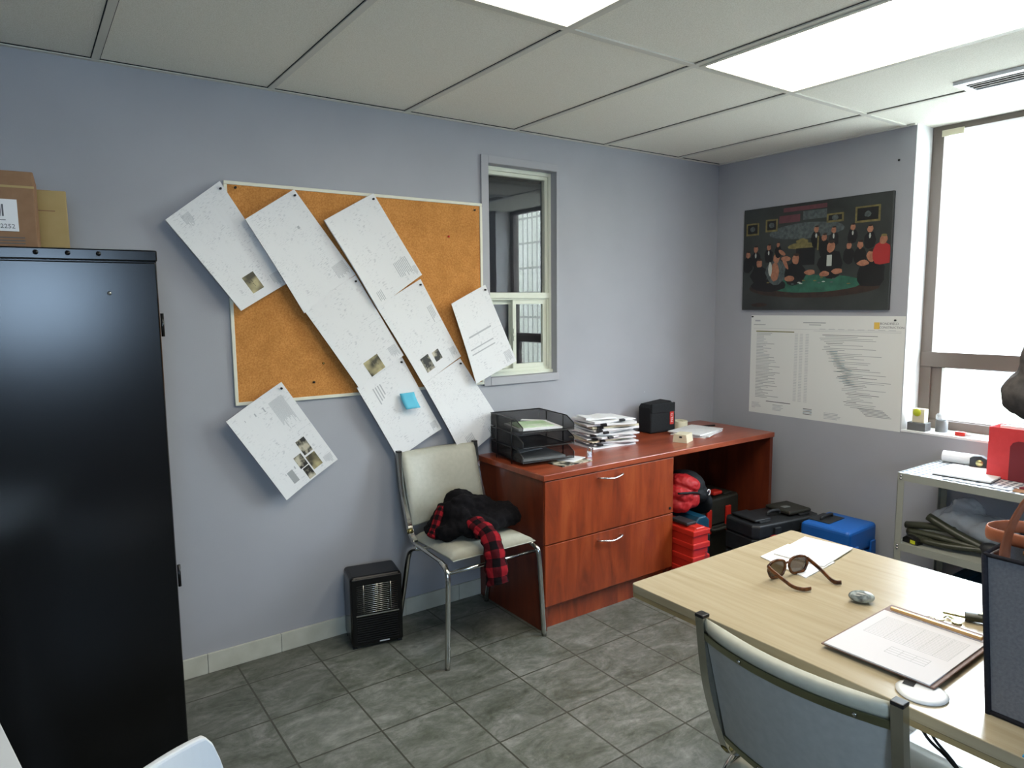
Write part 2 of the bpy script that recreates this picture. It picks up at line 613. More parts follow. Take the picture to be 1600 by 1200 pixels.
def obj(name, bm, mat, parent=None, bevel=0.0, smooth=False, seg=2):
    bmesh.ops.recalc_face_normals(bm, faces=bm.faces)
    me = bpy.data.meshes.new(name)
    bm.to_mesh(me)
    bm.free()
    mats = mat if isinstance(mat, (list, tuple)) else [mat]
    for x in mats:
        me.materials.append(x)
    if smooth:
        for p in me.polygons:
            p.use_smooth = True
    o = bpy.data.objects.new(name, me)
    C.objects.link(o)
    if parent:
        o.parent = parent
    if bevel:
        b = o.modifiers.new('bevel', 'BEVEL')
        b.width = bevel
        b.segments = seg
        b.limit_method = 'ANGLE'
        b.angle_limit = radians(50)
    return o


def box(name, lo, hi, mat, parent=None, bevel=0.0, mx=None, seg=2):
    bm = bmesh.new()
    add_box(bm, lo, hi, mx)
    return obj(name, bm, mat, parent, bevel, seg=seg)


def tube(name, pts, r, mat, parent=None, seg=8, n=0, **kw):
    bm = bmesh.new()
    add_tube(bm, smooth_path(pts, n) if n else pts, r, seg, **kw)
    return obj(name, bm, mat, parent, smooth=not kw.get('square'))


def thing(name, label, cat, loc=(0, 0, 0), rz=0.0, group=None):
    o = bpy.data.objects.new(name, None)
    o.empty_display_size = 0.1
    C.objects.link(o)
    o.location = loc
    o.rotation_euler = (0, 0, rz)
    o['label'] = label
    o['category'] = cat
    if group:
        o['group'] = group
    return o


def tag(o, label, cat, group=None):
    o['label'] = label
    o['category'] = cat
    if group:
        o['group'] = group
    return o


def struct(o):
    o['kind'] = 'structure'
    return o


def dup(root, label, loc, rz):
    r = root.copy()
    C.objects.link(r)
    r.location = loc
    r.rotation_euler = (0, 0, rz)
    r['label'] = label
    for ch in list(root.children):
        c = ch.copy()
        C.objects.link(c)
        c.parent = r
        for g in list(ch.children):
            d = g.copy()
            C.objects.link(d)
            d.parent = c
    return r


def remesh(o, voxel=0.008, smooth=4, disp=0.0, dscale=0.05):
    m = o.modifiers.new('remesh', 'REMESH')
    m.mode = 'VOXEL'
    m.voxel_size = voxel
    m.use_smooth_shade = True
    if smooth:
        s = o.modifiers.new('smooth', 'SMOOTH')
        s.iterations = smooth
        s.factor = 0.6
    if disp:
        t = bpy.data.textures.new(o.name + '_folds', 'CLOUDS')
        t.noise_scale = dscale
        t.noise_depth = 2
        d = o.modifiers.new('folds', 'DISPLACE')
        d.texture = t
        d.strength = disp
        d.mid_level = 0.5
        d.texture_coords = 'LOCAL'
    return o


def text_obj(name, body, size, mat, parent, mx, depth=0.0003, xscale=1.0):
    cu = bpy.data.curves.new(name + '_curve', 'FONT')
    cu.body = body
    cu.size = size
    cu.extrude = depth
    cu.resolution_u = 2
    cu.align_x = 'CENTER'
    cu.align_y = 'CENTER'
    tmp = bpy.data.objects.new(name + '_tmp', cu)
    C.objects.link(tmp)
    dg = bpy.context.evaluated_depsgraph_get()
    me = bpy.data.meshes.new_from_object(tmp.evaluated_get(dg))
    bpy.data.objects.remove(tmp)
    me.transform(mx @ Matrix.Diagonal((xscale, 1, 1, 1)))
    me.materials.clear()
    me.materials.append(mat)
    o = bpy.data.objects.new(name, me)
    C.objects.link(o)
    if parent:
        o.parent = parent
    return o


# orientation helpers: text/flat art lying in local XY, facing +Z
FACE_NEG_Y = Matrix(((1, 0, 0, 0), (0, 0, -1, 0), (0, 1, 0, 0), (0, 0, 0, 1)))      # x->x, y->z, faces -y
FACE_NEG_X = Matrix(((0, 0, -1, 0), (-1, 0, 0, 0), (0, 1, 0, 0), (0, 0, 0, 1)))     # x->-y, y->z, faces -x

# ------------------------------------------------------------------ room shell
H = 2.38
XL, YB = -5.2, -4.7
T = 0.12
# opening of the small window in the far wall
AX0, AX1, AZ0, AZ1 = -1.775, -1.335, 1.13, 2.2
bm = bmesh.new()
add_box(bm, (XL - T, 0, 0), (AX0, T, H))
add_box(bm, (AX1, 0, 0), (0.3, T, H))
add_box(bm, (AX0, 0, 0), (AX1, T, AZ0))
add_box(bm, (AX0, 0, AZ1), (AX1, T, H))
struct(obj('wall_back', bm, M['wall']))
# window wall on the right
BY0, BY1, BZ0 = -2.42, -1.207, 0.834
WT = 0.24
bm = bmesh.new()
add_box(bm, (0, BY1, 0), (WT, 0, H))
add_box(bm, (0, YB, 0), (WT, BY0, H))
add_box(bm, (0, BY0, 0), (WT, BY1, BZ0 - 0.012))
struct(obj('wall_right', bm, M['wall']))
bm = bmesh.new()
add_box(bm, (0.001, BY1 - 0.003, BZ0 - 0.012), (WT, BY1, H))
add_box(bm, (0.001, BY0, BZ0 - 0.012), (WT, BY0 + 0.003, H))
struct(obj('trim_window_reveal', bm, M['wall_white']))
struct(box('trim_window_sill', (-0.004, BY0 + 0.003, BZ0 - 0.012), (WT, BY1 - 0.003, BZ0), M['wall_white'], bevel=0.002))
struct(box('wall_left', (XL - T, YB - T, 0), (XL, 0, H), M['wall']))
# rear wall with a window behind the photographer
RX0, RX1, RZ0, RZ1 = -4.50, -3.60, 1.22, 2.0
bm = bmesh.new()
add_box(bm, (XL, YB - T, 0), (RX0, YB, H))
add_box(bm, (RX1, YB - T, 0), (WT, YB, H))
add_box(bm, (RX0, YB - T, 0), (RX1, YB, RZ0))
add_box(bm, (RX0, YB - T, RZ1), (RX1, YB, H))
struct(obj('wall_front', bm, M['wall']))
struct(box('floor', (XL - T, YB - T, -0.05), (WT, T, 0.0), M['floor']))
struct(box('ceiling', (XL - T, YB - T, H), (WT + 0.02, T, H + 0.05), M['ceil']))
# rear window
bm = bmesh.new()
for a, b in (((RX0, RZ0), (RX1, RZ0 + 0.04)), ((RX0, RZ1 - 0.04), (RX1, RZ1)), ((RX0, RZ0), (RX0 + 0.04, RZ1)), ((RX1 - 0.04, RZ0), (RX1, RZ1))):
    add_box(bm, (a[0], YB - 0.08, a[1]), (b[0], YB - 0.04, b[1]))
w3 = struct(obj('window_3', bm, M['winframe']))
box('pane', (RX0 + 0.04, YB - 0.062, RZ0 + 0.04), (RX1 - 0.04, YB - 0.058, RZ1 - 0.04), M['blue_glass'], w3)

# suspended ceiling grid
BX = [-0.3907 - k * 0.6096 for k in range(8)]
ROWS = [-1.1549, -1.1549 - 1.2192, -1.1549 - 2 * 1.2192]
bm = bmesh.new()
for x in BX:
    add_box(bm, (x - 0.012, YB, H - 0.006), (x + 0.012, 0, H))
for y in ROWS:
    add_box(bm, (XL, y - 0.012, H - 0.0058), (0.24, y + 0.012, H))
add_box(bm, (XL, -0.02, H - 0.007), (0, 0, H))
add_box(bm, (-0.02, BY1, H - 0.007), (0, 0, H))
struct(obj('trim_ceiling_grid', bm, M['tbar']))
bm = bmesh.new()
for x in BX:
    for s in (-1, 1):
        add_box(bm, (x + s * 0.0135 - 0.0015, YB, H - 0.002), (x + s * 0.0135 + 0.0015, 0, H - 0.0002))
add_box(bm, (XL, -0.0225, H - 0.0035), (0, -0.020, H - 0.0002))
struct(obj('trim_ceiling_grid_shadow_gap', bm, M['dark_gap']))

# skirting tiles along the far wall
bm = bmesh.new()
x = -5.0
while x < -0.02:
    add_box(bm, (x, -0.011, 0.0), (min(x + 0.2995, -0.001), 0, 0.082))
    x += 0.3012
struct(obj('baseboard_back', bm, M['basetile'], bevel=0.0015))
bm = bmesh.new()
y = -0.012
while y > -4.5:
    add_box(bm, (-0.011, y - 0.2995, 0.0), (0, y, 0.082))
    y -= 0.3012
struct(obj('baseboard_right', bm, M['basetile'], bevel=0.0015))

# ---- interior window in the far wall (window_1)
bm = bmesh.new()   # casing painted like the wall
cx0, cx1, cz0, cz1 = -1.817, -1.322, 1.09, 2.238
add_box(bm, (cx0, -0.012, cz0), (AX0, 0, cz1))
add_box(bm, (AX1, -0.003, cz0), (cx1, 0, cz1))
add_box(bm, (AX0, -0.012, AZ1), (AX1, 0, cz1))
add_box(bm, (AX0, -0.014, cz0), (AX1, 0, AZ0))
struct(obj('trim_window_casing', bm, M['wall_trim'], bevel=0.002))
bm = bmesh.new()
fy0, fy1 = 0.045, 0.085
def frm(x0, z0, x1, z1, w, y0, y1, wb=None):
    wb = wb or w
    add_box(bm, (x0, y0, z0), (x1, y1, z0 + wb))
    add_box(bm, (x0, y0, z1 - wb), (x1, y1, z1))
    add_box(bm, (x0, y0, z0 + wb), (x0 + w, y1, z1 - wb))
    add_box(bm, (x1 - w, y0, z0 + wb), (x1, y1, z1 - wb))
frm(AX0, AZ0, AX1, AZ1, 0.016, fy0, 0.11, 0.02)
frm(AX0 + 0.016, 1.54, AX1 - 0.016, AZ1 - 0.02, 0.018, fy0 + 0.012, fy1)
frm(AX0 + 0.016, AZ0 + 0.02, AX1 - 0.016, 1.54, 0.014, fy0 + 0.006, 0.1)
add_box(bm, (AX0 + 0.01, fy0 - 0.004, 1.535), (AX1 - 0.01, fy1, 1.565))
add_box(bm, (AX0, fy0 - 0.012, AZ0), (AX1, fy0, AZ0 + 0.016))
w1 = struct(obj('window_1', bm, M['winframe'], bevel=0.0015))
bm = bmesh.new()
frm(AX0 + 0.03, AZ0 + 0.034, -1.568, 1.526, 0.022, 0.08, 0.096)
obj('sash', bm, M['winframe'], w1, bevel=0.001)
bm = bmesh.new()
frm(-1.588, AZ0 + 0.034, AX1 - 0.03, 1.526, 0.022, 0.056, 0.074)
sash = obj('sash', bm, M['winframe'], w1, bevel=0.001)
bm = bmesh.new()
add_box(bm, (-1.59, 0.045, 1.31), (-1.576, 0.057, 1.375))
add_box(bm, (-1.60, 0.036, 1.335), (-1.582, 0.05, 1.35))
obj('latch', bm, M['winframe'], sash, bevel=0.002)
box('pane', (AX0 + 0.034, 0.068, 1.558), (AX1 - 0.034, 0.071, AZ1 - 0.038), M['glass'], w1)
box('pane', (AX0 + 0.05, 0.087, AZ0 + 0.05), (-1.59, 0.089, 1.505), M['glass'], w1)
box('pane', (-1.568, 0.064, AZ0 + 0.054), (AX1 - 0.05, 0.066, 1.505), M['glass'], w1)
# added room box behind that window, unlit darkness painted in so reflections show
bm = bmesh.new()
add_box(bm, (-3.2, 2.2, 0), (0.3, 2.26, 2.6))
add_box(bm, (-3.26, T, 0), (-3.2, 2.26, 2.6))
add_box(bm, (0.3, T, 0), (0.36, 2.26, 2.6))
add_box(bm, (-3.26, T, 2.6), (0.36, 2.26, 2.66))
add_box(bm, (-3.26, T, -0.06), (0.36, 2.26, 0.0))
struct(obj('wall_dark_backing_room', bm, M['backing_dark']))

# ---- exterior window in the right wall (window_2)
bm = bmesh.new()
fx0, fx1 = 0.165, 0.225
def frx(y0, z0, y1, z1, w, x0, x1, wt=None, wbm=None):
    wt = wt or w
    wbm = wbm or w
    add_box(bm, (x0, y0, z0), (x1, y1, z0 + wbm))
    add_box(bm, (x0, y0, z1 - wt), (x1, y1, z1))
    add_box(bm, (x0, y0, z0 + wbm), (x1, y0 + w, z1 - wt))
    add_box(bm, (x0, y1 - w, z0 + wbm), (x1, y1, z1 - wt))
frx(BY0 + 0.003, BZ0, BY1 - 0.003, H, 0.055, fx0, fx1, 0.03, 0.045)
add_box(bm, (fx0 - 0.01, BY0 + 0.01, 1.158), (fx1, BY1 - 0.01, 1.235))
w2 = struct(obj('window_2', bm, M['bronze'], bevel=0.002))
bm = bmesh.new()
frx(BY0 + 0.058, BZ0 + 0.03, BY1 - 0.058, 1.165, 0.05, fx0 + 0.012, fx1 - 0.01, 0.012, 0.02)
sash2 = obj('sash', bm, M['bronze'], w2, bevel=0.002)
box('pane', (0.196, BY0 + 0.058, 1.235), (0.199, BY1 - 0.058, H - 0.03), M['glass'], w2)
box('pane', (0.201, BY0 + 0.1, BZ0 + 0.045), (0.204, BY1 - 0.1, 1.155), M['glass'], w2)
box('masking_tape', (0.158, BY1 - 0.15, 2.325), (0.164, BY1 - 0.05, 2.356), M['paper_cream'], w2)['label'] = 'strip of masking tape at the top corner of the window frame'

# ---- outside: a pale clad building across the street
fb = thing('building', 'pale office building across the street, blown out in the right window', 'building', (34.0, -14, -4))
bm = bmesh.new()
add_box(bm, (0, -90, 0), (10, 40, 17))
obj('facade', bm, M['facade'], fb)
for k in range(-6, 7):
    box('window', (-0.06, k * 4 - 1.3, 1.2), (0.02, k * 4 + 1.3, 4.0), M['grey_plastic'], fb)
gr = box('ground_outside', (0.4, -60, -4.1), (34, 40, -4.0), M['outside_ground'])
struct(gr)

# ------------------------------------------------------------------ ceiling lights and vent


def troffer(x0, y1, label):
    t = thing('ceiling_light', label, 'ceiling light', (x0 + 0.3048, y1 - 0.6096, H - 0.006), 0, 'fluorescent ceiling panels')
    bm = bmesh.new()
    w, l, e = 0.2925, 0.5975, 0.016
    for s in (-1, 1):
        add_box(bm, (s * w - (e if s > 0 else 0), -l, -0.004), (s * w + (0 if s > 0 else e), l, 0.0055))
        add_box(bm, (-w + e, s * l - (e if s > 0 else 0), -0.004), (w - e, s * l + (0 if s > 0 else e), 0.0055))
    obj('frame', bm, M['lamp_frame'], t)
    box('diffuser', (-w + e, -l + e, -0.002), (w - e, l - e, 0.004), M['troffer'], t)
    return t


troffer(BX[2], ROWS[0], 'bright fluorescent ceiling panel nearest the right window')
troffer(BX[4], ROWS[0], 'bright fluorescent ceiling panel cut off by the top edge, left of the other')
v = thing('ceiling_vent', 'slim white linear air diffuser in the ceiling by the right window', 'vent', (-0.47, -2.02, H - 0.006))
bm = bmesh.new()
for s in (-1, 1):
    add_box(bm, (s * 0.074 - 0.018, -0.42, -0.008), (s * 0.074 + 0.018, 0.42, 0.006))
    add_box(bm, (-0.056, s * 0.405 - 0.015, -0.008), (0.056, s * 0.405 + 0.015, 0.006))
obj('frame', bm, M['white_plastic'], v, bevel=0.002)
bm = bmesh.new()
add_box(bm, (-0.056, -0.39, -0.001), (0.056, 0.39, 0.005))
for k in (-1, 0, 1):
    add_box(bm, (k * 0.03 - 0.004, -0.39, -0.006), (k * 0.03 + 0.004, 0.39, 0.0))
obj('slats', bm, M['bronze'], v)

# ------------------------------------------------------------------ black cabinet and boxes
cab = thing('storage_cabinet', 'tall glossy black metal storage cabinet standing at the left', 'cabinet', (-3.375, -0.615, 0), radians(-3))
cw, cd, ch = 1.0, 0.46, 1.672
box('body', (-cw, 0.012, 0.0), (0, cd, ch - 0.002), M['black_metal'], cab, bevel=0.004)
box('door', (-cw / 2 + 0.002, -0.008, 0.03), (-0.003, 0.0115, ch - 0.036), M['black_metal'], cab, bevel=0.004)
d2 = box('door', (-cw + 0.003, -0.008, 0.03), (-cw / 2 - 0.002, 0.0115, ch - 0.036), M['black_metal'], cab, bevel=0.004)
bm = bmesh.new()
add_box(bm, (-cw / 2 - 0.09, -0.03, 0.86), (-cw / 2 - 0.07, -0.008, 0.98))
obj('handle', bm, M['chrome'], d2, bevel=0.004)
box('lid', (-cw - 0.001, -0.01, ch - 0.033), (0.001, 0.0115, ch), M['black_metal'], cab, bevel=0.004)
for xx, zz in ((-0.13, 1.545),):
    bm = bmesh.new()
    add_lathe(bm, [(0.0, 0), (0.006, 0.001), (0.004, 0.003), (0.0, 0.004)], 10, xf((xx, -0.008, zz), (radians(90), 0, 0)))
    obj('screw', bm, M['chrome'], cab, smooth=True)
for xx in (-0.205, -0.28, -0.13):
    bm = bmesh.new()
    add_lathe(bm, [(0.0, 0), (0.007, 0.001), (0.004, 0.003), (0.0, 0.004)], 10, xf((xx - 0.02, -0.0105, ch - 0.014), (radians(90), 0, 0)))
    obj('screw', bm, M['black_metal'], cab, smooth=True)
for zz in (1.45, 0.66):
    bm = bmesh.new()
    add_tube(bm, [(0.004, -0.004, zz - 0.035), (0.004, -0.004, zz + 0.035)], 0.005, 8)
    obj('hinge', bm, M['black_metal'], cab, smooth=True)

bx = thing('cardboard_box', 'brown cardboard box with a white barcode label on the black cabinet', 'box', (-3.665, -0.585, ch), radians(-3))
box('carton', (-0.4, 0, 0), (0, 0.22, 0.205), M['card'], bx, bevel=0.003)
box('tape_strip', (-0.4, -0.0006, 0.16), (0, 0.0, 0.166), M['card_tan'], bx)
lb = box('shipping_label', (-0.16, -0.0012, 0.042), (-0.042, -0.0002, 0.128), M['paper'], bx, bevel=0.004)
lb['label'] = 'white shipping label with a barcode'
bm = bmesh.new()
xb = -0.135
for k in range(14):
    wv = random.choice((0.0015, 0.003, 0.004))
    add_box(bm, (xb, -0.0017, 0.082), (xb + wv, -0.0012, 0.114))
    xb += wv + 0.0022
add_box(bm, (-0.15, -0.0017, 0.071), (-0.07, -0.0012, 0.073))
obj('barcode', bm, M['ink_dark'], lb)
text_obj('label_text', 'No.22252', 0.017, M['ink_dark'], lb, xf((-0.084, -0.0014, 0.055)) @ FACE_NEG_Y)
bm = bmesh.new()
for k in range(3):
    add_box(bm, (-0.3, -0.0007, 0.008 + k * 0.008), (-0.03 + (k == 2) * -0.0, -0.0001, 0.0105 + k * 0.008))
obj('printed_lines', bm, M['ink_dark'], bx)
bx2 = thing('cardboard_box', 'narrower tan cardboard box behind the brown barcode box', 'box', (-3.578, -0.355, ch), radians(-3))
box('carton', (-0.3, 0, 0), (0, 0.2, 0.192), M['card_tan'], bx2, bevel=0.003)
box('flap_seam', (-0.079, -0.0008, 0.128), (-0.032, 0.0, 0.131), M['card'], bx2)

# ------------------------------------------------------------------ cork board and papers
cb = thing('cork_board', 'wide cork notice board in a cream frame on the far wall', 'notice board', (-2.423, 0, 1.55))
box('cork', (-0.595, -0.008, -0.438), (0.595, -0.001, 0.438), M['cork'], cb)
bm = bmesh.new()
for s in (-1, 1):
    add_box(bm, (-0.606, -0.013, s * 0.443 - 0.007), (0.606, -0.0005, s * 0.443 + 0.007))
    add_box(bm, (s * 0.6 - 0.007, -0.013, -0.436), (s * 0.6 + 0.007, -0.0005, 0.436))
obj('frame', bm, M['alu'], cb, bevel=0.002)


def pin(x, z, y, label, col='black_plastic'):
    bm = bmesh.new()
    add_lathe(bm, [(0.0, 0.0), (0.0045, 0.0005), (0.0045, 0.003), (0.003, 0.006), (0.0048, 0.0095), (0.0, 0.0105)], 10, xf((x, y, z), (radians(90), 0, 0)))
    return tag(obj('push_pin', bm, M[col], smooth=True), label, 'push pin', 'push pins on the cork board')


for x, z, l, c in ((-2.985, 1.975, 'dark push pin in the upper left corner of the cork board', 'black_plastic'),
                   (-1.86, 1.965, 'dark push pin in the upper right corner of the cork board', 'black_plastic'),
                   (-2.01, 1.83, 'red push pin on bare cork right of the top papers', 'red'),
                   (-2.70, 1.175, 'dark push pin on bare cork at the lower left of the board', 'black_plastic'),
                   (-2.655, 1.255, 'brass push pin on bare cork above the lower left pin', 'brass')):
    pin(x, z, -0.008, l, c)


def sheet(name, label, corners, y0, lift, mat, thick=0.0015, photos=(), blocks=(), pin_lab=None, pleats=0.0, cat='paper'):
    """corners in (x, z): pinned top corner, left, bottom, right. lift bends the free corners off the wall"""
    Tc, Lc, Bc, Rc = [Vector((c[0], 0, c[1])) for c in corners]

    def at(u, v, off=0.0):
        # u along top->right (long side), v along top->left
        p = Tc * (1 - u) * (1 - v) + Rc * u * (1 - v) + Lc * v * (1 - u) + Bc * u * v
        d = lift * (0.9 * v * v + 0.35 * sin(pi * u) * v + 0.25 * u * u + pleats * sin(u * 9 + v * 3))
        return Vector((p.x, y0 - d - off, p.z))

    t = thing(name, label, cat, (Tc.x, y0, Tc.z))
    org = Vector((Tc.x, y0, Tc.z))
    bm = bmesh.new()
    lay = bm.loops.layers.uv.verify()
    NU, NV = 14, 10

    def skin(off, flip):
        g = [[bm.verts.new(at(i / NU, j / NV, off) - org) for j in range(NV + 1)] for i in range(NU + 1)]
        for i in range(NU):
            for j in range(NV):
                f = bm.faces.new((g[i][j], g[i + 1][j], g[i + 1][j + 1], g[i][j + 1]))
                for l, (a, b) in zip(f.loops, ((i, j), (i + 1, j), (i + 1, j + 1), (i, j + 1))):
                    l[lay].uv = (a / NU, b / NV)
        return g
    A = skin(0, False)
    B = skin(thick, True)
    rim = [(i, 0) for i in range(NU)] + [(NU, j) for j in range(NV)] + [(i, NV) for i in range(NU, 0, -1)] + [(0, j) for j in range(NV, 0, -1)]
    for k in range(len(rim)):
        a, b = rim[k], rim[(k + 1) % len(rim)]
        bm.faces.new((A[a[0]][a[1]], A[b[0]][b[1]], B[b[0]][b[1]], B[a[0]][a[1]]))
    obj('sheet', bm, mat, t, smooth=False)
    e = thick + 0.0004

    def patch(nm, u0, u1, v0, v1, m, n=4):
        bm = bmesh.new()
        g = [[bm.verts.new(at(u0 + (u1 - u0) * i / n, v0 + (v1 - v0) * j / n, e) - org) for j in range(n + 1)] for i in range(n + 1)]
        for i in range(n):
            for j in range(n):
                bm.faces.new((g[i][j], g[i + 1][j], g[i + 1][j + 1], g[i][j + 1]))
        o = obj(nm, bm, m, t)
        return o
    for (u0, u1, v0, v1, m) in photos:
        patch('printed_photo', u0, u1, v0, v1, M[m])
    if blocks:
        bm = bmesh.new()
        for (u0, u1, v0, v1, step) in blocks:
            n = 4
            if step == 0:
                rows = [(v0, v1)]
            else:
                rows = []
                q = v0
                while q < v1:
                    rows.append((q, q + step * 0.45))
                    q += step
            for (a, b) in rows:
                uu1 = u1 if step == 0 else u0 + (u1 - u0) * random.uniform(0.6, 1)
                add_quad(bm, [at(u0, a, e) - org, at(uu1, a, e) - org, at(uu1, b, e) - org, at(u0, b, e) - org])
        obj('printed_text', bm, M['ink_pale'], t)
    if pin_lab:
        u, v = 0.05, 0.06
        p = at(u, v, thick)
        bm = bmesh.new()
        add_lathe(bm, [(0.0, 0.0), (0.0045, 0.0005), (0.0045, 0.003), (0.003, 0.006), (0.0048, 0.0095), (0.0, 0.0105)], 10, xf(p, (radians(90), 0, 0)))
        tag(obj('push_pin', bm, M['black_plastic'], smooth=True), pin_lab, 'push pin', 'push pins on the cork board')
    return t, at


TB = (0.86, 0.99, 0.03, 0.2, 0.02)
sheet('drawing_stack', 'thick stack of drawings hanging off the upper left corner of the cork board', [(-3.045, 1.993), (-3.252, 1.829), (-2.999, 1.487), (-2.80, 1.60)], -0.014, 0.030, M['draft'], 0.010,
      photos=[(0.755, 0.925, 0.40, 0.63, 'photo_tan'), (0.80, 0.90, 0.46, 0.57, 'photo')], blocks=[(0.05, 0.17, 0.66, 0.80, 0.012), TB], pin_lab='dark push pin holding the leftmost thick drawing stack')
sheet('drawing_sheet', 'drawing sheet with a title block, second from the left along the board top', [(-2.755, 1.986), (-2.965, 1.848), (-2.747, 1.474), (-2.501, 1.64)], -0.028, 0.030, M['draft'], 0.002,
      blocks=[(0.80, 0.97, 0.04, 0.24, 0.018), (0.3, 0.33, 0.3, 0.34, 0)], pin_lab='dark push pin at the top of the second drawing sheet')
sheet('drawing_sheet', 'drawing sheet in mid board with a photo of a grey slope near its lower edge', [(-2.502, 1.637), (-2.747, 1.492), (-2.511, 1.138), (-2.282, 1.273)], -0.040, 0.012, M['draft2'], 0.002,
      photos=[(0.81, 0.985, 0.40, 0.70, 'photo_tan'), (0.84, 0.93, 0.46, 0.58, 'photo')], blocks=[(0.83, 0.97, 0.04, 0.2, 0.016)], pin_lab='dark push pin between the two overlapping drawing sheets')
sheet('drawing_stack', 'stack of drawings pinned at the top centre of the cork board', [(-2.398, 2.0), (-2.640, 1.864), (-2.412, 1.490), (-2.169, 1.645)], -0.014, 0.034, M['draft2'], 0.009,
      blocks=[(0.72, 0.93, 0.1, 0.36, 0.03), (0.86, 0.98, 0.78, 0.9, 0.03), (0.86, 0.97, 0.02, 0.08, 0.012)], pin_lab='dark push pin at the top of the centre drawing stack')
sheet('drawing_sheet', 'drawing sheet right of centre with two small photos near its lower edge', [(-2.176, 1.625), (-2.410, 1.496), (-2.186, 1.128), (-1.965, 1.252)], -0.026, 0.020, M['draft2'], 0.002,
      photos=[(0.74, 0.92, 0.60, 0.80, 'photo'), (0.76, 0.88, 0.36, 0.52, 'photo')], blocks=[(0.84, 0.97, 0.04, 0.16, 0.016), (0.3, 0.5, 0.05, 0.16, 0.03)], pin_lab='dark push pin at the top of the two-photo drawing sheet')
t5, at5 = sheet('drawing_sheet', 'drawing sheet with the blue sticky note, hanging just above the chair back', [(-2.286, 1.267), (-2.520, 1.139), (-2.331, 0.793), (-2.085, 0.905)], -0.030, 0.020, M['draft2'], 0.002,
      blocks=[(0.12, 0.34, 0.60, 0.8, 0.05), (0.86, 0.97, 0.04, 0.15, 0.02)], pin_lab='dark push pin at the top of the sheet with the sticky note')
sheet('drawing_sheet', 'drawing sheet hanging beside the chair back with text along its lower edge', [(-1.971, 1.242), (-2.188, 1.131), (-1.974, 0.742), (-1.722, 0.880)], -0.032, 0.024, M['draft'], 0.002,
      blocks=[(0.80, 0.96, 0.62, 0.8, 0.03), (0.9, 0.98, 0.1, 0.3, 0.03)], pin_lab='dark push pin half hidden at the top of the sheet beside the chair')
sheet('drawing_sheet', 'drawing sheet lapping over the left jamb of the small window', [(-1.827, 1.601), (-2.034, 1.508), (-1.903, 1.114), (-1.643, 1.212)], -0.046, 0.020, M['draft2'], 0.002,
      blocks=[(0.45, 0.47, 0.25, 0.85, 0), (0.60, 0.615, 0.30, 0.90, 0), (0.66, 0.675, 0.30, 0.90, 0), (0.82, 0.97, 0.05, 0.2, 0.02)], pin_lab='dark push pin at the top of the sheet over the window jamb')
sheet('drawing_sheet', 'lowest left drawing sheet with a cluster of dark photos, on the bare wall', [(-2.845, 1.188), (-3.080, 1.047), (-2.857, 0.688), (-2.615, 0.826)], -0.028, 0.030, M['draft2'], 0.002,
      photos=[(0.58, 0.75, 0.22, 0.38, 'photo'), (0.70, 0.84, 0.41, 0.55, 'photo'), (0.77, 0.93, 0.22, 0.39, 'photo_tan'), (0.85, 0.985, 0.41, 0.53, 'photo'), (0.78, 0.92, 0.66, 0.76, 'ink')],
      blocks=[(0.10, 0.46, 0.12, 0.36, 0.011), (0.88, 0.98, 0.04, 0.18, 0.02), (0.1, 0.75, 0.45, 0.47, 0), (0.1, 0.8, 0.6, 0.62, 0), (0.1, 0.8, 0.78, 0.79, 0)],
      pin_lab='dark push pin at the top of the lowest left drawing sheet')
bm = bmesh.new()
g = []
for i in range(7):
    row = []
    for j in range(5):
        s, q = i / 6, j / 4
        # note hangs from its top edge and curls forward at the bottom
        px = -2.314 + 0.073 * q + 0.021 * s
        pz = 1.097 - 0.073 * s + 0.003 * q
        row.append(bm.verts.new((px, -0.056 - 0.022 * s * s - 0.003 * q, pz)))
    g.append(row)
for i in range(6):
    for j in range(4):
        bm.faces.new((g[i][j], g[i][j + 1], g[i + 1][j + 1], g[i + 1][j]))
sn = obj('sticky_note', bm, M['sticky'], smooth=True)
sn.modifiers.new('thickness', 'SOLIDIFY').thickness = 0.0008
tag(sn, 'blue square sticky note curling off the drawing above the chair', 'sticky note')

bm = bmesh.new()
add_prism(bm, [(-0.652, 0.966), (-0.646, 0.9655), (-0.644, 0.9675), (-0.650, 0.9685)], 0.0, 0.0006, FACE_NEG_Y)
tag(obj('paint_chip', bm, M['paper']), 'tiny white paint chip on the wall above the black pouch', 'paint chip')

# ------------------------------------------------------------------ painting and poster on the right wall
pt = thing('canvas_print', 'dark canvas picture of people round a green card table on the right wall', 'painting', (0, -0.672, 1.758), 0)
# local: picture x runs towards -y
PX = lambda u, v, o=0.0: Vector((-0.022 - o, 0.45 - 0.9 * u, -0.303 + 0.61 * v))
box('canvas', (-0.022, -0.45, -0.303), (-0.002, 0.45, 0.307), M['paint_dark'], pt, bevel=0.002)
art_mats = [M[k] for k in ('paint_green', 'paint_skin', 'paint_black', 'paint_white', 'paint_gold', 'paint_red', 'paint_brown', 'paint_rose', 'paint_grey')]
bm = bmesh.new()
_layer = [0.0002]


def blotch(u, v, ru, rv, mi, n=14, jag=0.12, ang=0):
    _layer[0] += 0.00002
    pts = []
    for k in range(n):
        a = 2 * pi * k / n
        q = 1 + random.uniform(-jag, jag)
        du, dv = ru * q * cos(a), rv * q * sin(a)
        du2 = du * cos(ang) - dv * sin(ang) * 0.68
        dv2 = du * sin(ang) * 1.47 + dv * cos(ang)
        pts.append(PX(min(max(u + du2, 0.004), 0.996), min(max(v + dv2, 0.006), 0.994), _layer[0]))
    f = add_quad(bm, pts)
    f.material_index = mi


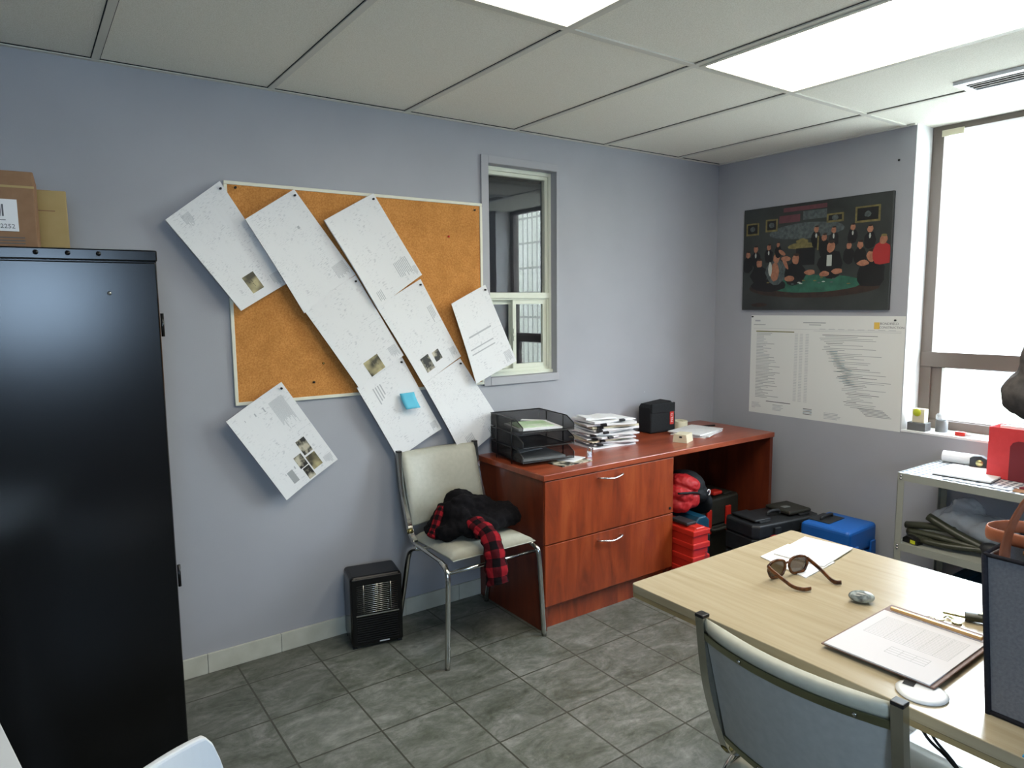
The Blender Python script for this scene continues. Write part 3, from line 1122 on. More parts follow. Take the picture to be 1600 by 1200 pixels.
def slab(u0, v0, u1, v1, mi):
    _layer[0] += 0.00002
    f = add_quad(bm, [PX(u0, v0, _layer[0]), PX(u1, v0, _layer[0]), PX(u1, v1, _layer[0]), PX(u0, v1, _layer[0])])
    f.material_index = mi


blotch(0.46, 0.74, 0.26, 0.075, 8, 20, 0.03)
slab(0.27, 0.83, 0.42, 0.9, 7); slab(0.44, 0.84, 0.6, 0.92, 8); slab(0.3, 0.93, 0.6, 0.97, 7)
for (a, b, c, d) in ((0.02, 0.74, 0.12, 0.86), (0.17, 0.76, 0.26, 0.88), (0.6, 0.79, 0.71, 0.87), (0.78, 0.76, 0.93, 0.9)):
    slab(a, b, c, d, 4)
    slab(a + 0.012, b + 0.018, c - 0.012, d - 0.015, 2)
    blotch((a + c) / 2, (b + d) / 2, 0.02, 0.025, 8)
blotch(0.5, 0.215, 0.45, 0.10, 6, 24, 0.02)
blotch(0.5, 0.245, 0.34, 0.082, 0, 24, 0.03)
blotch(0.2, 0.24, 0.13, 0.06, 2, 14, 0.1)
blotch(0.44, 0.60, 0.11, 0.03, 4, 12, 0.1)
blotch(0.44, 0.64, 0.04, 0.03, 4)
slab(0.40, 0.42, 0.53, 0.58, 2)
figs = [(0.04, 0.55, 0.03), (0.10, 0.6, 0.028), (0.13, 0.46, 0.035), (0.2, 0.61, 0.025), (0.26, 0.5, 0.04), (0.27, 0.63, 0.02), (0.40, 0.48, 0.04), (0.535, 0.74, 0.026),
        (0.59, 0.66, 0.028), (0.65, 0.72, 0.026), (0.635, 0.57, 0.045), (0.77, 0.73, 0.024), (0.75, 0.57, 0.026), (0.82, 0.57, 0.03), (0.875, 0.70, 0.028), (0.89, 0.47, 0.045), (0.955, 0.6, 0.035)]
random.seed(11)
for (u, v, s) in figs:
    big = s >= 0.034
    body = 2 if (u, v) != (0.955, 0.6) else 5
    if (u, v) == (0.26, 0.5):
        body = 1
    blotch(u, v - s * 3.4, s * (1.9 if big else 1.3), s * 2.8, body if body != 1 else 8)
    if body == 1:
        blotch(u - 0.01, v - 0.13, 0.03, 0.09, 1)
    blotch(u, v, s * 0.62, s * 1.15, 1)
    blotch(u + s * 0.1, v + s * 1.05, s * 0.5, s * 0.32, 6 if u not in (0.26, 0.955) else 4, 10)
    if u in (0.2, 0.535, 0.65, 0.875, 0.1, 0.77):
        blotch(u, v - s * 2.1, s * 0.25, s * 0.9, 3, 6)
blotch(0.325, 0.45, 0.012, 0.07, 1, 10, 0.05, 0.5)
blotch(0.30, 0.55, 0.03, 0.02, 1, 10, 0.05, -0.6)
blotch(0.215, 0.40, 0.014, 0.07, 3, 10, 0.1)
for (u, v) in ((0.36, 0.30), (0.5, 0.35), (0.60, 0.33), (0.68, 0.35), (0.84, 0.41), (0.33, 0.49)):
    blotch(u, v, 0.035, 0.026, 1)
slab(0.612, 0.40, 0.645, 0.50, 3)
slab(0.545, 0.55, 0.555, 0.68, 4)
for k in range(12):
    blotch(0.2 + 0.6 * random.random(), 0.2 + 0.1 * random.random(), 0.012, 0.006, random.choice((3, 4, 8)))
blotch(0.14, 0.05, 0.06, 0.02, 6)
obj('painted_scene', bm, art_mats, pt)

ps = thing('wall_chart', 'white printed schedule chart with a yellow logo, pinned below the dark picture', 'poster', (0, -0.742, 1.12))
PW, PH = 0.925, 0.605


def pp(u, v, o=0.0014):
    # u from left to right as seen in the room, v upwards
    return Vector((-o, PW / 2 - PW * u, -PH / 2 + PH * v))


box('sheet', (-0.0012, -PW / 2, -PH / 2), (-0.0002, PW / 2, PH / 2), M['poster'], ps)
ink_mats = [M['ink'], M['ink_dark'], M['ink_pale'], M['ink_teal'], M['ink_olive']]
bm = bmesh.new()


def stroke(u0, u1, v, h=0.0035, mi=0):
    f = add_quad(bm, [pp(u0, v - h), pp(u1, v - h), pp(u1, v + h), pp(u0, v + h)])
    f.material_index = mi


random.seed(5)
stroke(0.04, 0.32, 0.838, 0.005, 4)
stroke(0.02, 0.11, 0.905, 0.004, 0)
stroke(0.03, 0.07, 0.945, 0.008, 2)
stroke(0.02, 0.98, 0.868, 0.0012, 2)
stroke(0.45, 0.98, 0.855, 0.0012, 2)
nrow = 44
starts = []
s0 = 0.5
for k in range(nrow):
    v = 0.82 - k * 0.0152
    stroke(0.045, 0.07 + random.choice((0.03, 0.05, 0.08, 0.1, 0.13, 0.16)) * random.uniform(0.6, 1), v, 0.0028, 0 if random.random() > 0.3 else 2)
    for c in (0.325, 0.36, 0.4):
        stroke(c, c + 0.022, v, 0.0022, 2)
    s0 = 0.5 + 0.0042 * k + random.uniform(-0.03, 0.03) + (0.02 if k > 20 else 0)
    ln = random.choice((0.05, 0.1, 0.14, 0.17, 0.22, 0.28, 0.34)) * random.uniform(0.7, 1.1)
    if k in (2, 12):
        ln = 0.33
    stroke(s0, min(s0 + ln, 0.94), v, 0.0022, 0 if k % 5 else 1)
    if 9 < k < 30:
        stroke(s0 + 0.02, s0 + 0.07, v, 0.0032, 3)
stroke(0.13, 0.31, 0.13, 0.0035, 1)
for k in range(5):
    stroke(0.02, 0.02 + random.uniform(0.03, 0.10), 0.105 - k * 0.013, 0.0025, 2)
    stroke(0.18, 0.21 + random.uniform(0.03, 0.05), 0.10 - k * 0.013, 0.0025, 0 if k == 0 else 2)
    stroke(0.40, 0.46, 0.10 - k * 0.013, 0.003, 3 if k % 2 else 1)
    stroke(0.54, 0.6 + random.uniform(0.0, 0.05), 0.085 - k * 0.013, 0.0025, 0 if k == 1 else 2)
for k in range(6):
    stroke(0.75 + 0.01 * k, 0.9 + 0.01 * k, 0.165 - k * 0.012, 0.003, 0)
for k in range(8):
    stroke(0.49 + k * 0.06, 0.53 + k * 0.06, 0.875, 0.002, 2)
stroke(0.38, 0.53, 0.932, 0.005, 0)
stroke(0.42, 0.5, 0.912, 0.004, 0)
obj('chart_print', bm, ink_mats, ps)
bm = bmesh.new()
add_quad(bm, [pp(0.825, 0.885), pp(0.857, 0.885), pp(0.857, 0.945), pp(0.825, 0.945)])
obj('logo_mark', bm, M['yellow'], ps)['label'] = 'yellow square logo mark'
text_obj('logo_text', 'BONDFIELD', 0.018, M['ink_dark'], ps, xf(pp(0.911, 0.933, 0.0013)) @ FACE_NEG_X, 0.0002)
text_obj('logo_text', 'CONSTRUCTION', 0.0165, M['ink_dark'], ps, xf(pp(0.925, 0.9, 0.0013)) @ FACE_NEG_X, 0.0002)
for u, v, l in ((0.012, 0.985, 'dark push pin in the left top corner of the schedule chart'), (0.945, 0.965, 'dark push pin near the right top corner of the schedule chart')):
    p = pp(u, v) + Vector((0, -0.742, 1.12))
    bm = bmesh.new()
    add_lathe(bm, [(0.0, 0.0), (0.0045, 0.0005), (0.0045, 0.003), (0.003, 0.006), (0.0048, 0.0095), (0.0, 0.0105)], 10, xf((-0.0012, p.y, p.z), (0, radians(-90), 0)))
    tag(obj('push_pin', bm, M['black_plastic'], smooth=True), l, 'push pin')
bm = bmesh.new()
add_lathe(bm, [(0.0, 0.0), (0.006, 0.0005), (0.005, 0.004), (0.0, 0.005)], 10, xf((0, -1.128, 2.216), (0, radians(-90), 0)))
tag(obj('nail', bm, M['black_plastic'], smooth=True), 'small dark nail in the wall above the dark picture', 'nail')

# ------------------------------------------------------------------ credenza
cz = thing('credenza', 'cherry wood credenza with two file drawers and an open kneehole', 'desk', (-1.0, -0.28, 0))
L, R_, F, Bk = -0.86, 0.855, -0.268, 0.265   # local extents
box('top', (L - 0.008, F - 0.017, 0.713), (R_ + 0.0, Bk + 0.005, 0.741), M['cherry_top'], cz, bevel=0.003)
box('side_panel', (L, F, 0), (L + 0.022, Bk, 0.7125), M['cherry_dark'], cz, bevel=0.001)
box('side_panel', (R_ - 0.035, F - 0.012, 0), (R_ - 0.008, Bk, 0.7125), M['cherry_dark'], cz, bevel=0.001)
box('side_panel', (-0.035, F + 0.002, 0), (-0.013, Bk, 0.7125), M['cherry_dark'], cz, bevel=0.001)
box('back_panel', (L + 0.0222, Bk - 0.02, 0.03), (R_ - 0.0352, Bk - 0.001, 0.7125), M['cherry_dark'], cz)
box('toe_kick', (L + 0.0222, F + 0.03, 0), (-0.0352, F + 0.05, 0.105), M['cherry'], cz)
box('case_floor', (L + 0.0222, F + 0.01, 0.105), (-0.0352, Bk - 0.022, 0.118), M['cherry'], cz)


def drawer(z0, z1, hz):
    d = box('drawer', (L + 0.003, F - 0.012, z0), (-0.012, F + 0.008, z1), M['cherry'], cz, bevel=0.0015)
    pts = [(-0.075, 0, 0), (-0.068, -0.018, 0.002), (-0.03, -0.027, -0.003), (0.0, -0.029, -0.006), (0.03, -0.027, -0.003), (0.068, -0.018, 0.002), (0.075, 0, 0)]
    pts = [Vector(p) + Vector((-0.46, F - 0.012, hz)) for p in pts]
    h = tube('handle', pts, 0.0055, M['handle'], d, 10, n=5, ry=0.004)
    h['label'] = 'curved satin nickel pull'
    return d


drawer(0.122, 0.410, 0.372)
d1 = drawer(0.416, 0.708, 0.679)
bm = bmesh.new()
add_lathe(bm, [(0.0, 0), (0.008, 0.001), (0.008, 0.003), (0.0, 0.004)], 12, xf((-0.035, F - 0.012, 0.442), (radians(90), 0, 0)))
obj('lock', bm, M['rubber'], d1, smooth=True)

# ---- three tier mesh letter tray
DT = 0.741
tr = thing('letter_tray', 'three tier black wire mesh letter tray on the left end of the credenza', 'letter tray', (-1.69, -0.24, DT), radians(-7))
hw, hd = 0.142, 0.165
for k, z in enumerate((0.018, 0.088, 0.158)):
    tt = thing('tray', '', 'x') if False else None
    bm = bmesh.new()
    add_box(bm, (-hw, -hd, z), (hw, hd, z + 0.0015))
    add_box(bm, (-hw, hd - 0.0015, z), (hw, hd, z + 0.058))
    for s in (-1, 1):
        x0 = s * hw
        a = [(x0, -hd, z), (x0, hd, z), (x0, hd, z + 0.058), (x0, -hd * 0.6, z + 0.058), (x0, -hd, z + 0.03)]
        b = [(x0 - s * 0.0015, q[1], q[2]) for q in a]
        va = [bm.verts.new(q) for q in a]
        vb = [bm.verts.new(q) for q in b]
        bm.faces.new(va)
        bm.faces.new(vb[::-1])
        for i in range(5):
            bm.faces.new((va[i], va[(i + 1) % 5], vb[(i + 1) % 5], vb[i]))
    ty = obj('tray', bm, M['wire'], tr)
    rim = [(-hw, -hd, z + 0.03), (-hw, -hd * 0.6, z + 0.06), (-hw, hd, z + 0.06), (hw, hd, z + 0.06), (hw, -hd * 0.6, z + 0.06), (hw, -hd, z + 0.03), (hw, -hd, z + 0.002), (-hw, -hd, z + 0.002)]
    tube('rim', rim, 0.003, M['wire_rim'], ty, 6, closed=True)
for sx in (-1, 1):
    for y in (0.1, -0.06):
        tube('post', [(sx * (hw + 0.004), y, 0), (sx * (hw + 0.004), y, 0.215)], 0.003, M['wire_rim'], tr, 6)


def flat(name, label, cat, c, size, rz, mat, h=0.002, group=None, bevel=0.0, tilt=(0, 0), uv=True):
    bm = bmesh.new()
    lay = bm.loops.layers.uv.verify()
    add_box(bm, (-size[0] / 2, -size[1] / 2, 0), (size[0] / 2, size[1] / 2, h))
    for f in bm.faces:
        for l in f.loops:
            l[lay].uv = (l.vert.co.x / size[0] + 0.5, l.vert.co.y / size[1] + 0.5)
    o = obj(name, bm, mat, None, bevel)
    o.location = c
    o.rotation_euler = (tilt[0], tilt[1], rz)
    return tag(o, label, cat, group)


zt = DT + 0.1605
flat('notebook', 'white spiral pad under the green booklet in the top letter tray', 'notebook', (-1.69, -0.25, zt), (0.23, 0.2, 0), radians(-14), M['paper'], 0.009)
flat('booklet', 'pale green booklet lying on top in the letter tray', 'booklet', (-1.695, -0.24, zt + 0.0095), (0.185, 0.16, 0), radians(-16), M['green_print'], 0.004)
flat('paper_strip', 'white paper strip beside the green booklet in the top tray', 'paper', (-1.61, -0.15, zt + 0.0095), (0.13, 0.035, 0), radians(-50), M['paper'], 0.002)
zl = DT + 0.0205
flat('folder', 'dark folder with pale edge in the bottom letter tray', 'folder', (-1.70, -0.25, zl), (0.24, 0.26, 0), radians(-10), M['grey_plastic'], 0.012)
flat('paper_strip', 'thin blue-white sheet on the folder in the bottom tray', 'paper', (-1.71, -0.2, zl + 0.0125), (0.21, 0.05, 0), radians(6), M['ink_pale'], 0.002)
flat('magazine', 'glossy grey magazine on the credenza in front of the letter tray', 'magazine', (-1.60, -0.43, DT), (0.2, 0.10, 0), radians(4), M['photo'], 0.005)
flat('leaflet', 'white leaflet overlapping the glossy magazine by the padlock', 'leaflet', (-1.565, -0.395, DT + 0.0055), (0.13, 0.09, 0), radians(22), M['paper'], 0.002)
pl = thing('padlock', 'small steel padlock standing on the credenza by the trays', 'padlock', (-1.455, -0.405, DT), radians(-35))
box('body', (-0.013, -0.007, 0), (0.013, 0.007, 0.03), M['handle'], pl, bevel=0.002)
tube('shackle', [(-0.008, 0, 0.03), (-0.008, 0, 0.042), (0, 0, 0.05), (0.008, 0, 0.042), (0.008, 0, 0.03)], 0.003, M['handle'], pl, 8, n=4)

# ---- pile of clipped paper bundles
random.seed(21)
z = DT
nb = 13
ords = ['lowest', 'second lowest', 'third lowest', 'fourth lowest', 'fifth lowest', 'sixth lowest', 'middle', 'sixth highest', 'fifth highest', 'fourth highest', 'third highest', 'second highest', 'topmost']
for k in range(nb):
    h = random.uniform(0.0095, 0.015) if k else 0.014
    shr = 1.0 if k < nb - 1 else 0.62
    dx, dy = random.uniform(-0.02, 0.02), random.uniform(-0.012, 0.012)
    if k == nb - 1:
        dx -= 0.05
    rz = radians(random.uniform(-14, 12) - 8)
    cream = k in (3, 9)
    t = thing('paper_bundle', '%s bundle in the pile of clipped papers on the credenza' % ords[k], 'paper bundle', (-1.155 + dx - 0.0015 * k, -0.2 + dy, z + 0.0002), rz, 'clipped paper bundles')
    bm = bmesh.new()
    nx, ny = 12, 3
    w, d = 0.285 * shr, 0.205 * shr
    ph = random.uniform(0, 6)
    def bend(x, y):
        # left ends fan upwards where the clips hold the bundle
        return 0.0
    rows = [[[None, None] for j in range(ny + 1)] for i in range(nx + 1)]
    for i in range(nx + 1):
        for j in range(ny + 1):
            x, y = -w / 2 + w * i / nx, -d / 2 + d * j / ny
            rows[i][j][0] = bm.verts.new((x, y, 0))
            rows[i][j][1] = bm.verts.new((x, y, h * (0.72 + 0.26 * sin(i * 0.8 + ph))))
    for i in range(nx):
        for j in range(ny):
            bm.faces.new((rows[i][j][1], rows[i + 1][j][1], rows[i + 1][j + 1][1], rows[i][j + 1][1]))
            bm.faces.new((rows[i][j][0], rows[i][j + 1][0], rows[i + 1][j + 1][0], rows[i + 1][j][0]))
    for i in range(nx):
        bm.faces.new((rows[i][0][0], rows[i + 1][0][0], rows[i + 1][0][1], rows[i][0][1]))
        bm.faces.new((rows[i][ny][0], rows[i][ny][1], rows[i + 1][ny][1], rows[i + 1][ny][0]))
    for j in range(ny):
        bm.faces.new((rows[0][j][0], rows[0][j][1], rows[0][j + 1][1], rows[0][j + 1][0]))
        bm.faces.new((rows[nx][j][0], rows[nx][j + 1][0], rows[nx][j + 1][1], rows[nx][j][1]))
    obj('papers', bm, M['paper_cream'] if cream else M['paper'], t)
    if k < nb - 1 and k not in (0,):
        bm = bmesh.new()
        cx_ = random.uniform(-0.13, -0.05) if k not in (11,) else 0.04
        add_prism(bm, [(-0.012, -0.0005), (0.003, -0.0005), (0.003, h + 0.0005), (-0.012, h * 0.75)], -0.016, 0.016, xf((cx_, -d / 2 - 0.001, 0), (0, 0, 0)) @ Matrix(((0, 0, 1, 0), (1, 0, 0, 0), (0, 1, 0, 0), (0, 0, 0, 1))))
        c_ = obj('binder_clip', bm, M['black_plastic'], t)
        c_['label'] = 'black binder clip'
    z += h + 0.0004

# ---- black tool pouch with red tag
tp = thing('tool_pouch', 'black nylon tool pouch with a red tag against the wall on the credenza', 'bag', (-0.655, -0.115, DT), radians(-4))
bm = bmesh.new()
add_prism(bm, [(-0.105, 0.0), (0.095, 0.0), (0.095, 0.10), (0.082, 0.165), (0.06, 0.185), (-0.09, 0.17), (-0.105, 0.15)], -0.055, 0.055, FACE_NEG_Y)
obj('body', bm, M['nylon'], tp, bevel=0.012, seg=3)
box('flap', (-0.1, -0.06, 0.12), (0.085, -0.048, 0.176), M['nylon'], tp, bevel=0.004)
rt = box('brand_tag', (0.045, -0.0585, 0.045), (0.075, -0.055, 0.125), M['red'], tp, bevel=0.001)
rt['label'] = 'red tag with white lettering'
text_obj('tag_text', 'HILTI', 0.024, M['paper'], rt, xf((0.06, -0.0592, 0.085), (0, radians(-90), 0)) @ FACE_NEG_Y, 0.0004)

# ---- tape roll, box, papers at the far end
bm = bmesh.new()
seg = 28
add_lathe(bm, [(0.022, 0.001), (0.045, 0.0), (0.047, 0.002), (0.047, 0.046), (0.045, 0.048), (0.022, 0.047)], seg)
bm.faces.ensure_lookup_table()
for f in [f for f in bm.faces if len(f.verts) == seg]:
    bm.faces.remove(f)
bm.verts.ensure_lookup_table()
lo_ring = [v for v in bm.verts if abs(v.co.z - 0.001) < 1e-6]
hi_ring = [v for v in bm.verts if abs(v.co.z - 0.047) < 1e-6]
for k in range(seg):
    bm.faces.new((lo_ring[k], lo_ring[(k + 1) % seg], hi_ring[(k + 1) % seg], hi_ring[k]))
o = obj('tape_roll', bm, M['paper_cream'], smooth=False)
o.location = (-0.475, -0.13, DT)
tag(o, 'cream roll of masking tape behind the small white box', 'tape roll')
wb = thing('small_box', 'small white box with a blue end on the front of the credenza', 'box', (-0.775, -0.415, DT), radians(22))
bm = bmesh.new()
add_prism(bm, [(-0.042, 0), (0.042, 0), (0.035, 0.045), (-0.035, 0.045)], -0.05, 0.05, Matrix(((0, 0, 1, 0), (1, 0, 0, 0), (0, 1, 0, 0), (0, 0, 0, 1))))
obj('carton', bm, M['paper_cream'], wb, bevel=0.001)
box('blue_end', (0.05, -0.03, 0.002), (0.0506, 0.03, 0.036), M['sticky'], wb)['label'] = 'blue printed end'
box('slot', (-0.0506, -0.012, 0.026), (-0.05, 0.004, 0.036), M['rubber'], wb)
for k, (a, b, rz) in enumerate(((-0.52, -0.30, 18), (-0.515, -0.305, 24), (-0.525, -0.295, 12))):
    flat('paper_sheets', ('bottom', 'middle', 'top')[k] + ' of the three white paper sets right of the small box', 'paper', (a, b, DT + 0.007 * k), (0.285, 0.205, 0), radians(rz), M['form' if k == 2 else 'paper'], 0.0065, 'loose papers by the small box')
o = tag(tube('pen', [(-0.39, -0.17, DT + 0.005), (-0.25, -0.215, DT + 0.005)], 0.0045, M['black_plastic'], seg=10), 'dark pen lying at the far right end of the credenza', 'pen')

# ------------------------------------------------------------------ chairs


def make_chair(name, label):
    t = thing(name, label, 'chair', (0, 0, 0), 0, 'chrome framed vinyl chairs')
    hwid = 0.232
    for s in (-1, 1):
        # continuous side frame: back post, seat rail, front leg are separate visible parts
        x = s * 0.207
        tube('back_post', [(x, 0.262, 0.828), (x, 0.232, 0.66), (x * 1.02, 0.165, 0.50), (x * 1.04, 0.13, 0.462), (x * 1.06, 0.09, 0.448)], 0.0105, M['chrome'], t, 4, n=5, square=True, up=(1, 0, 0))
        box('post_cap', (x - 0.0115, 0.2505, 0.826), (x + 0.0115, 0.2735, 0.834), M['black_plastic'], t, bevel=0.002)['label'] = 'black plastic end cap'
        xs = s * 0.226
        tube('seat_rail', [(xs, 0.11, 0.446), (xs, 0.0, 0.44), (xs, -0.14, 0.432), (xs, -0.19, 0.424)], 0.009, M['chrome'], t, 8, n=3)
        tube('leg', [(xs, -0.15, 0.430), (s * hwid, -0.195, 0.420), (s * (hwid + 0.004), -0.222, 0.385), (s * (hwid + 0.010), -0.228, 0.25), (s * (hwid + 0.022), -0.235, 0.0)], 0.0115, M['chrome'], t, 10, n=5)
        tube('leg', [(xs, 0.06, 0.430), (s * hwid, 0.10, 0.415), (s * (hwid + 0.003), 0.135, 0.37), (s * (hwid + 0.008), 0.18, 0.2), (s * (hwid + 0.015), 0.235, 0.0)], 0.0115, M['chrome'], t, 10, n=5)
        c1 = tube('brass_ring', [(x * 1.03, 0.158, 0.488), (x * 1.035, 0.146, 0.474)], 0.015, M['brass'], t, 12)
        c1['label'] = 'worn brassy collar'
    tube('crossbar', [(-hwid, -0.210, 0.400), (hwid, -0.210, 0.400)], 0.008, M['chrome'], t, 8)
    tube('crossbar', [(-0.226, 0.06, 0.425), (0.226, 0.06, 0.425)], 0.008, M['chrome'], t, 8)
    # seat: rounded vinyl pad
    bm = bmesh.new()
    n = 12
    top = []
    for i in range(n + 1):
        row = []
        for j in range(n + 1):
            u, v = i / n * 2 - 1, j / n * 2 - 1
            e = (1 - abs(u) ** 6) * (1 - abs(v) ** 6)
            w = 0.212 - 0.008 * (v + 1)
            row.append(bm.verts.new((u * w, v * 0.205 - 0.025, 0.455 + 0.028 * e ** 0.5 - 0.012 * v * 0.6 - (0.01 if v < -0.9 else 0))))
        top.append(row)
    bot = [[bm.verts.new((vv.co.x, vv.co.y, 0.448 - 0.012 * (vv.co.y + 0.025) / 0.205 * 0.6)) for vv in r] for r in top]
    for i in range(n):
        for j in range(n):
            bm.faces.new((top[i][j], top[i + 1][j], top[i + 1][j + 1], top[i][j + 1]))
            bm.faces.new((bot[i][j], bot[i][j + 1], bot[i + 1][j + 1], bot[i + 1][j]))
    rimi = [(i, 0) for i in range(n)] + [(n, j) for j in range(n)] + [(i, n) for i in range(n, 0, -1)] + [(0, j) for j in range(n, 0, -1)]
    for k in range(len(rimi)):
        a, b = rimi[k], rimi[(k + 1) % len(rimi)]
        bm.faces.new((top[a[0]][a[1]], top[b[0]][b[1]], bot[b[0]][b[1]], bot[a[0]][a[1]]))
    obj('seat', bm, M['vinyl'], t, smooth=True)

    # backrest: curved slab between the posts; front at smaller y
    def bk(u, v, o):
        # u across, v up 0..1, o depth offset to the back
        x = u * 0.198
        zz = 0.50 + 0.322 * v
        y = 0.165 + (0.262 - 0.165) * (zz - 0.50) / 0.33
        y += 0.034 * (1 - u * u) + o
        return Vector((x, y, zz))
    bm = bmesh.new()
    nu, prof = 16, []
    # closed profile around the pad: (v, o)
    for (v, o) in ((0.0, -0.012), (0.03, -0.024), (0.5, -0.030), (0.92, -0.026), (0.985, -0.016), (1.01, 0.0), (0.985, 0.014), (0.93, 0.018), (0.90, 0.008), (0.03, 0.008), (0.0, 0.002)):
        prof.append((v, o))
    rings = [[bm.verts.new(bk(-1 + 2 * i / nu, v, o * (1 - 0.55 * abs(-1 + 2 * i / nu) ** 8))) for (v, o) in prof] for i in range(nu + 1)]
    m = len(prof)
    for i in range(nu):
        for k in range(m):
            bm.faces.new((rings[i][k], rings[i][(k + 1) % m], rings[i + 1][(k + 1) % m], rings[i + 1][k]))
    bm.faces.new(rings[0])
    bm.faces.new(rings[-1][::-1])
    obj('backrest', bm, M['vinyl'], t, smooth=True)

    def strip(nm, v0, v1, o0, o1, mat):
        bm = bmesh.new()
        ps_ = ((v0, o0), (v1, o0), (v1, o1), (v0, o1))
        rr = [[bm.verts.new(bk((-1 + 2 * i / nu) * 0.985, v, o)) for (v, o) in ps_] for i in range(nu + 1)]
        for i in range(nu):
            for k in range(4):
                bm.faces.new((rr[i][k], rr[i][(k + 1) % 4], rr[i + 1][(k + 1) % 4], rr[i + 1][k]))
        bm.faces.new(rr[0])
        bm.faces.new(rr[-1][::-1])
        return obj(nm, bm, mat, t)
    strip('back_panel', 0.02, 0.86, 0.009, 0.012, M['back_board'])['label'] = 'grey backing board'
    for (v0, v1) in ((0.855, 0.91), (0.04, 0.09)):
        r = strip('back_rail', v0, v1, 0.0125, 0.0165, M['rail_metal'])
        for u in (-0.72, 0.45):
            bm = bmesh.new()
            p = bk(u, (v0 + v1) / 2, 0.0165)
            add_lathe(bm, [(0, 0), (0.005, 0.0005), (0.003, 0.003), (0, 0.0035)], 10, xf(p, (radians(-90), 0, 0)))
            obj('rivet', bm, M['chrome'], r, smooth=True)
    return t


chair = make_chair('vinyl_chair', 'chrome framed vinyl chair against the far wall with a jacket on it')
chair.location = (-2.130, -0.338, 0)
dup(chair, 'chrome framed vinyl chair seen from behind, pushed up to the maple table', (-2.305, -2.225, 0), radians(90))

# ---- jacket on the chair
jk = thing('jacket', 'black jacket with red plaid lining heaped on the far chair', 'jacket', (-2.14, -0.365, 0.482))
bm = bmesh.new()
for c, r, ro in (((0.0, 0.05, 0.06), (0.15, 0.12, 0.075), (0, 0, 0)), ((0.0, 0.08, 0.115), (0.075, 0.07, 0.065), (0, 0.2, 0)), ((-0.12, 0.03, 0.035), (0.08, 0.1, 0.035), (0, 0, 0)),
                 ((0.1, -0.03, 0.06), (0.11, 0.1, 0.055), (0, 0, 0.2)), ((0.16, -0.03, 0.055), (0.08, 0.085, 0.045), (0, 0, 0)), ((0.0, -0.07, 0.05), (0.12, 0.08, 0.048), (0, 0, 0)),
                 ((0.03, 0.02, 0.12), (0.12, 0.04, 0.04), (0.3, 0.35, 0.2)), ((-0.07, 0.02, 0.09), (0.05, 0.1, 0.06), (0, -0.5, 0.2)), ((0.08, 0.02, 0.10), (0.09, 0.07, 0.055), (0, 0.35, 0)), ((-0.1, 0.0, 0.05), (0.09, 0.1, 0.045), (0, -0.4, 0)), ((0.17, -0.02, 0.07), (0.075, 0.08, 0.05), (0, 0.3, 0))):
    add_ellipsoid(bm, c, r, ro)
remesh(obj('body', bm, M['soft_black'], jk, smooth=True), 0.007, 3, 0.035, 0.05)
pts = [(-0.035, -0.10, 0.075), (-0.035, -0.16, 0.065), (-0.03, -0.215, 0.045), (-0.035, -0.255, -0.005), (-0.04, -0.275, -0.06), (-0.04, -0.285, -0.13)]
bm = bmesh.new()
sp_ = smooth_path(pts, 5)
rr_ = [0.042 + 0.004 * sin(i * 1.3) + 0.001 * i * 0.3 for i in range(len(sp_))]
add_tube(bm, sp_, rr_, 18, caps=False, ry=[q * 0.8 for q in rr_], uv=True)
slv = obj('sleeve', bm, M['plaid'], jk, smooth=True)
slv['label'] = 'red and black plaid sleeve hanging over the seat edge'
slv.modifiers.new('thickness', 'SOLIDIFY').thickness = 0.004
sbd = slv.modifiers.new('subdivision', 'SUBSURF')
sbd.levels = sbd.render_levels = 1
cl = bpy.data.textures.new('sleeve_creases', 'CLOUDS')
cl.noise_scale = 0.035
dm = slv.modifiers.new('creases', 'DISPLACE')
dm.texture = cl
dm.strength = 0.022
dm.texture_coords = 'LOCAL'
bm = bmesh.new()
add_tube(bm, smooth_path([(-0.195, -0.0, 0.02), (-0.17, 0.01, 0.05), (-0.135, 0.03, 0.105), (-0.11, 0.05, 0.12)], 5), 0.02, 12, uv=True)
obj('lining', bm, M['plaid'], jk, smooth=True)['label'] = 'red plaid lining edge'

# ------------------------------------------------------------------ heater
ht = thing('space_heater', 'black metal box fan heater on the floor beside the far chair', 'heater', (-2.526, -0.205, 0), radians(-12))
box('body', (-0.115, 0.0, 0.012), (0.115, 0.165, 0.325), M['black_metal'], ht, bevel=0.016, seg=3)
box('bezel', (-0.112, -0.012, 0.016), (0.112, -0.0005, 0.321), M['black_metal'], ht, bevel=0.012, seg=3)
bm = bmesh.new()
for k in range(15):
    zz = 0.165 + k * 0.0088
    add_tube(bm, [(-0.09, -0.0125, zz), (0.09, -0.0125, zz)], 0.0016, 6)
for x in (-0.06, 0.0, 0.06):
    add_tube(bm, [(x, -0.0145, 0.16), (x, -0.0145, 0.292)], 0.0018, 6)
obj('wire_grille', bm, M['chrome'], ht, smooth=True)['label'] = 'dark chromed wire grille'
bm = bmesh.new()
for k in range(11):
    zz = 0.035 + k * 0.0105
    add_box(bm, (-0.09, -0.016, zz), (0.09, -0.0122, zz + 0.004))
obj('louvre', bm, M['black_plastic'], ht)
bm = bmesh.new()
add_box(bm, (-0.095, -0.018, 0.153), (0.095, -0.0122, 0.159))
obj('divider_bar', bm, M['chrome'], ht, bevel=0.001)
text_obj('maker_plate', 'HEATER', 0.009, M['ink_pale'], ht, xf((0.03, -0.0128, 0.024)) @ FACE_NEG_Y, 0.0003) if False else box('maker_plate', (0.005, -0.0132, 0.0215), (0.05, -0.0122, 0.027), M['ink_pale'], ht)
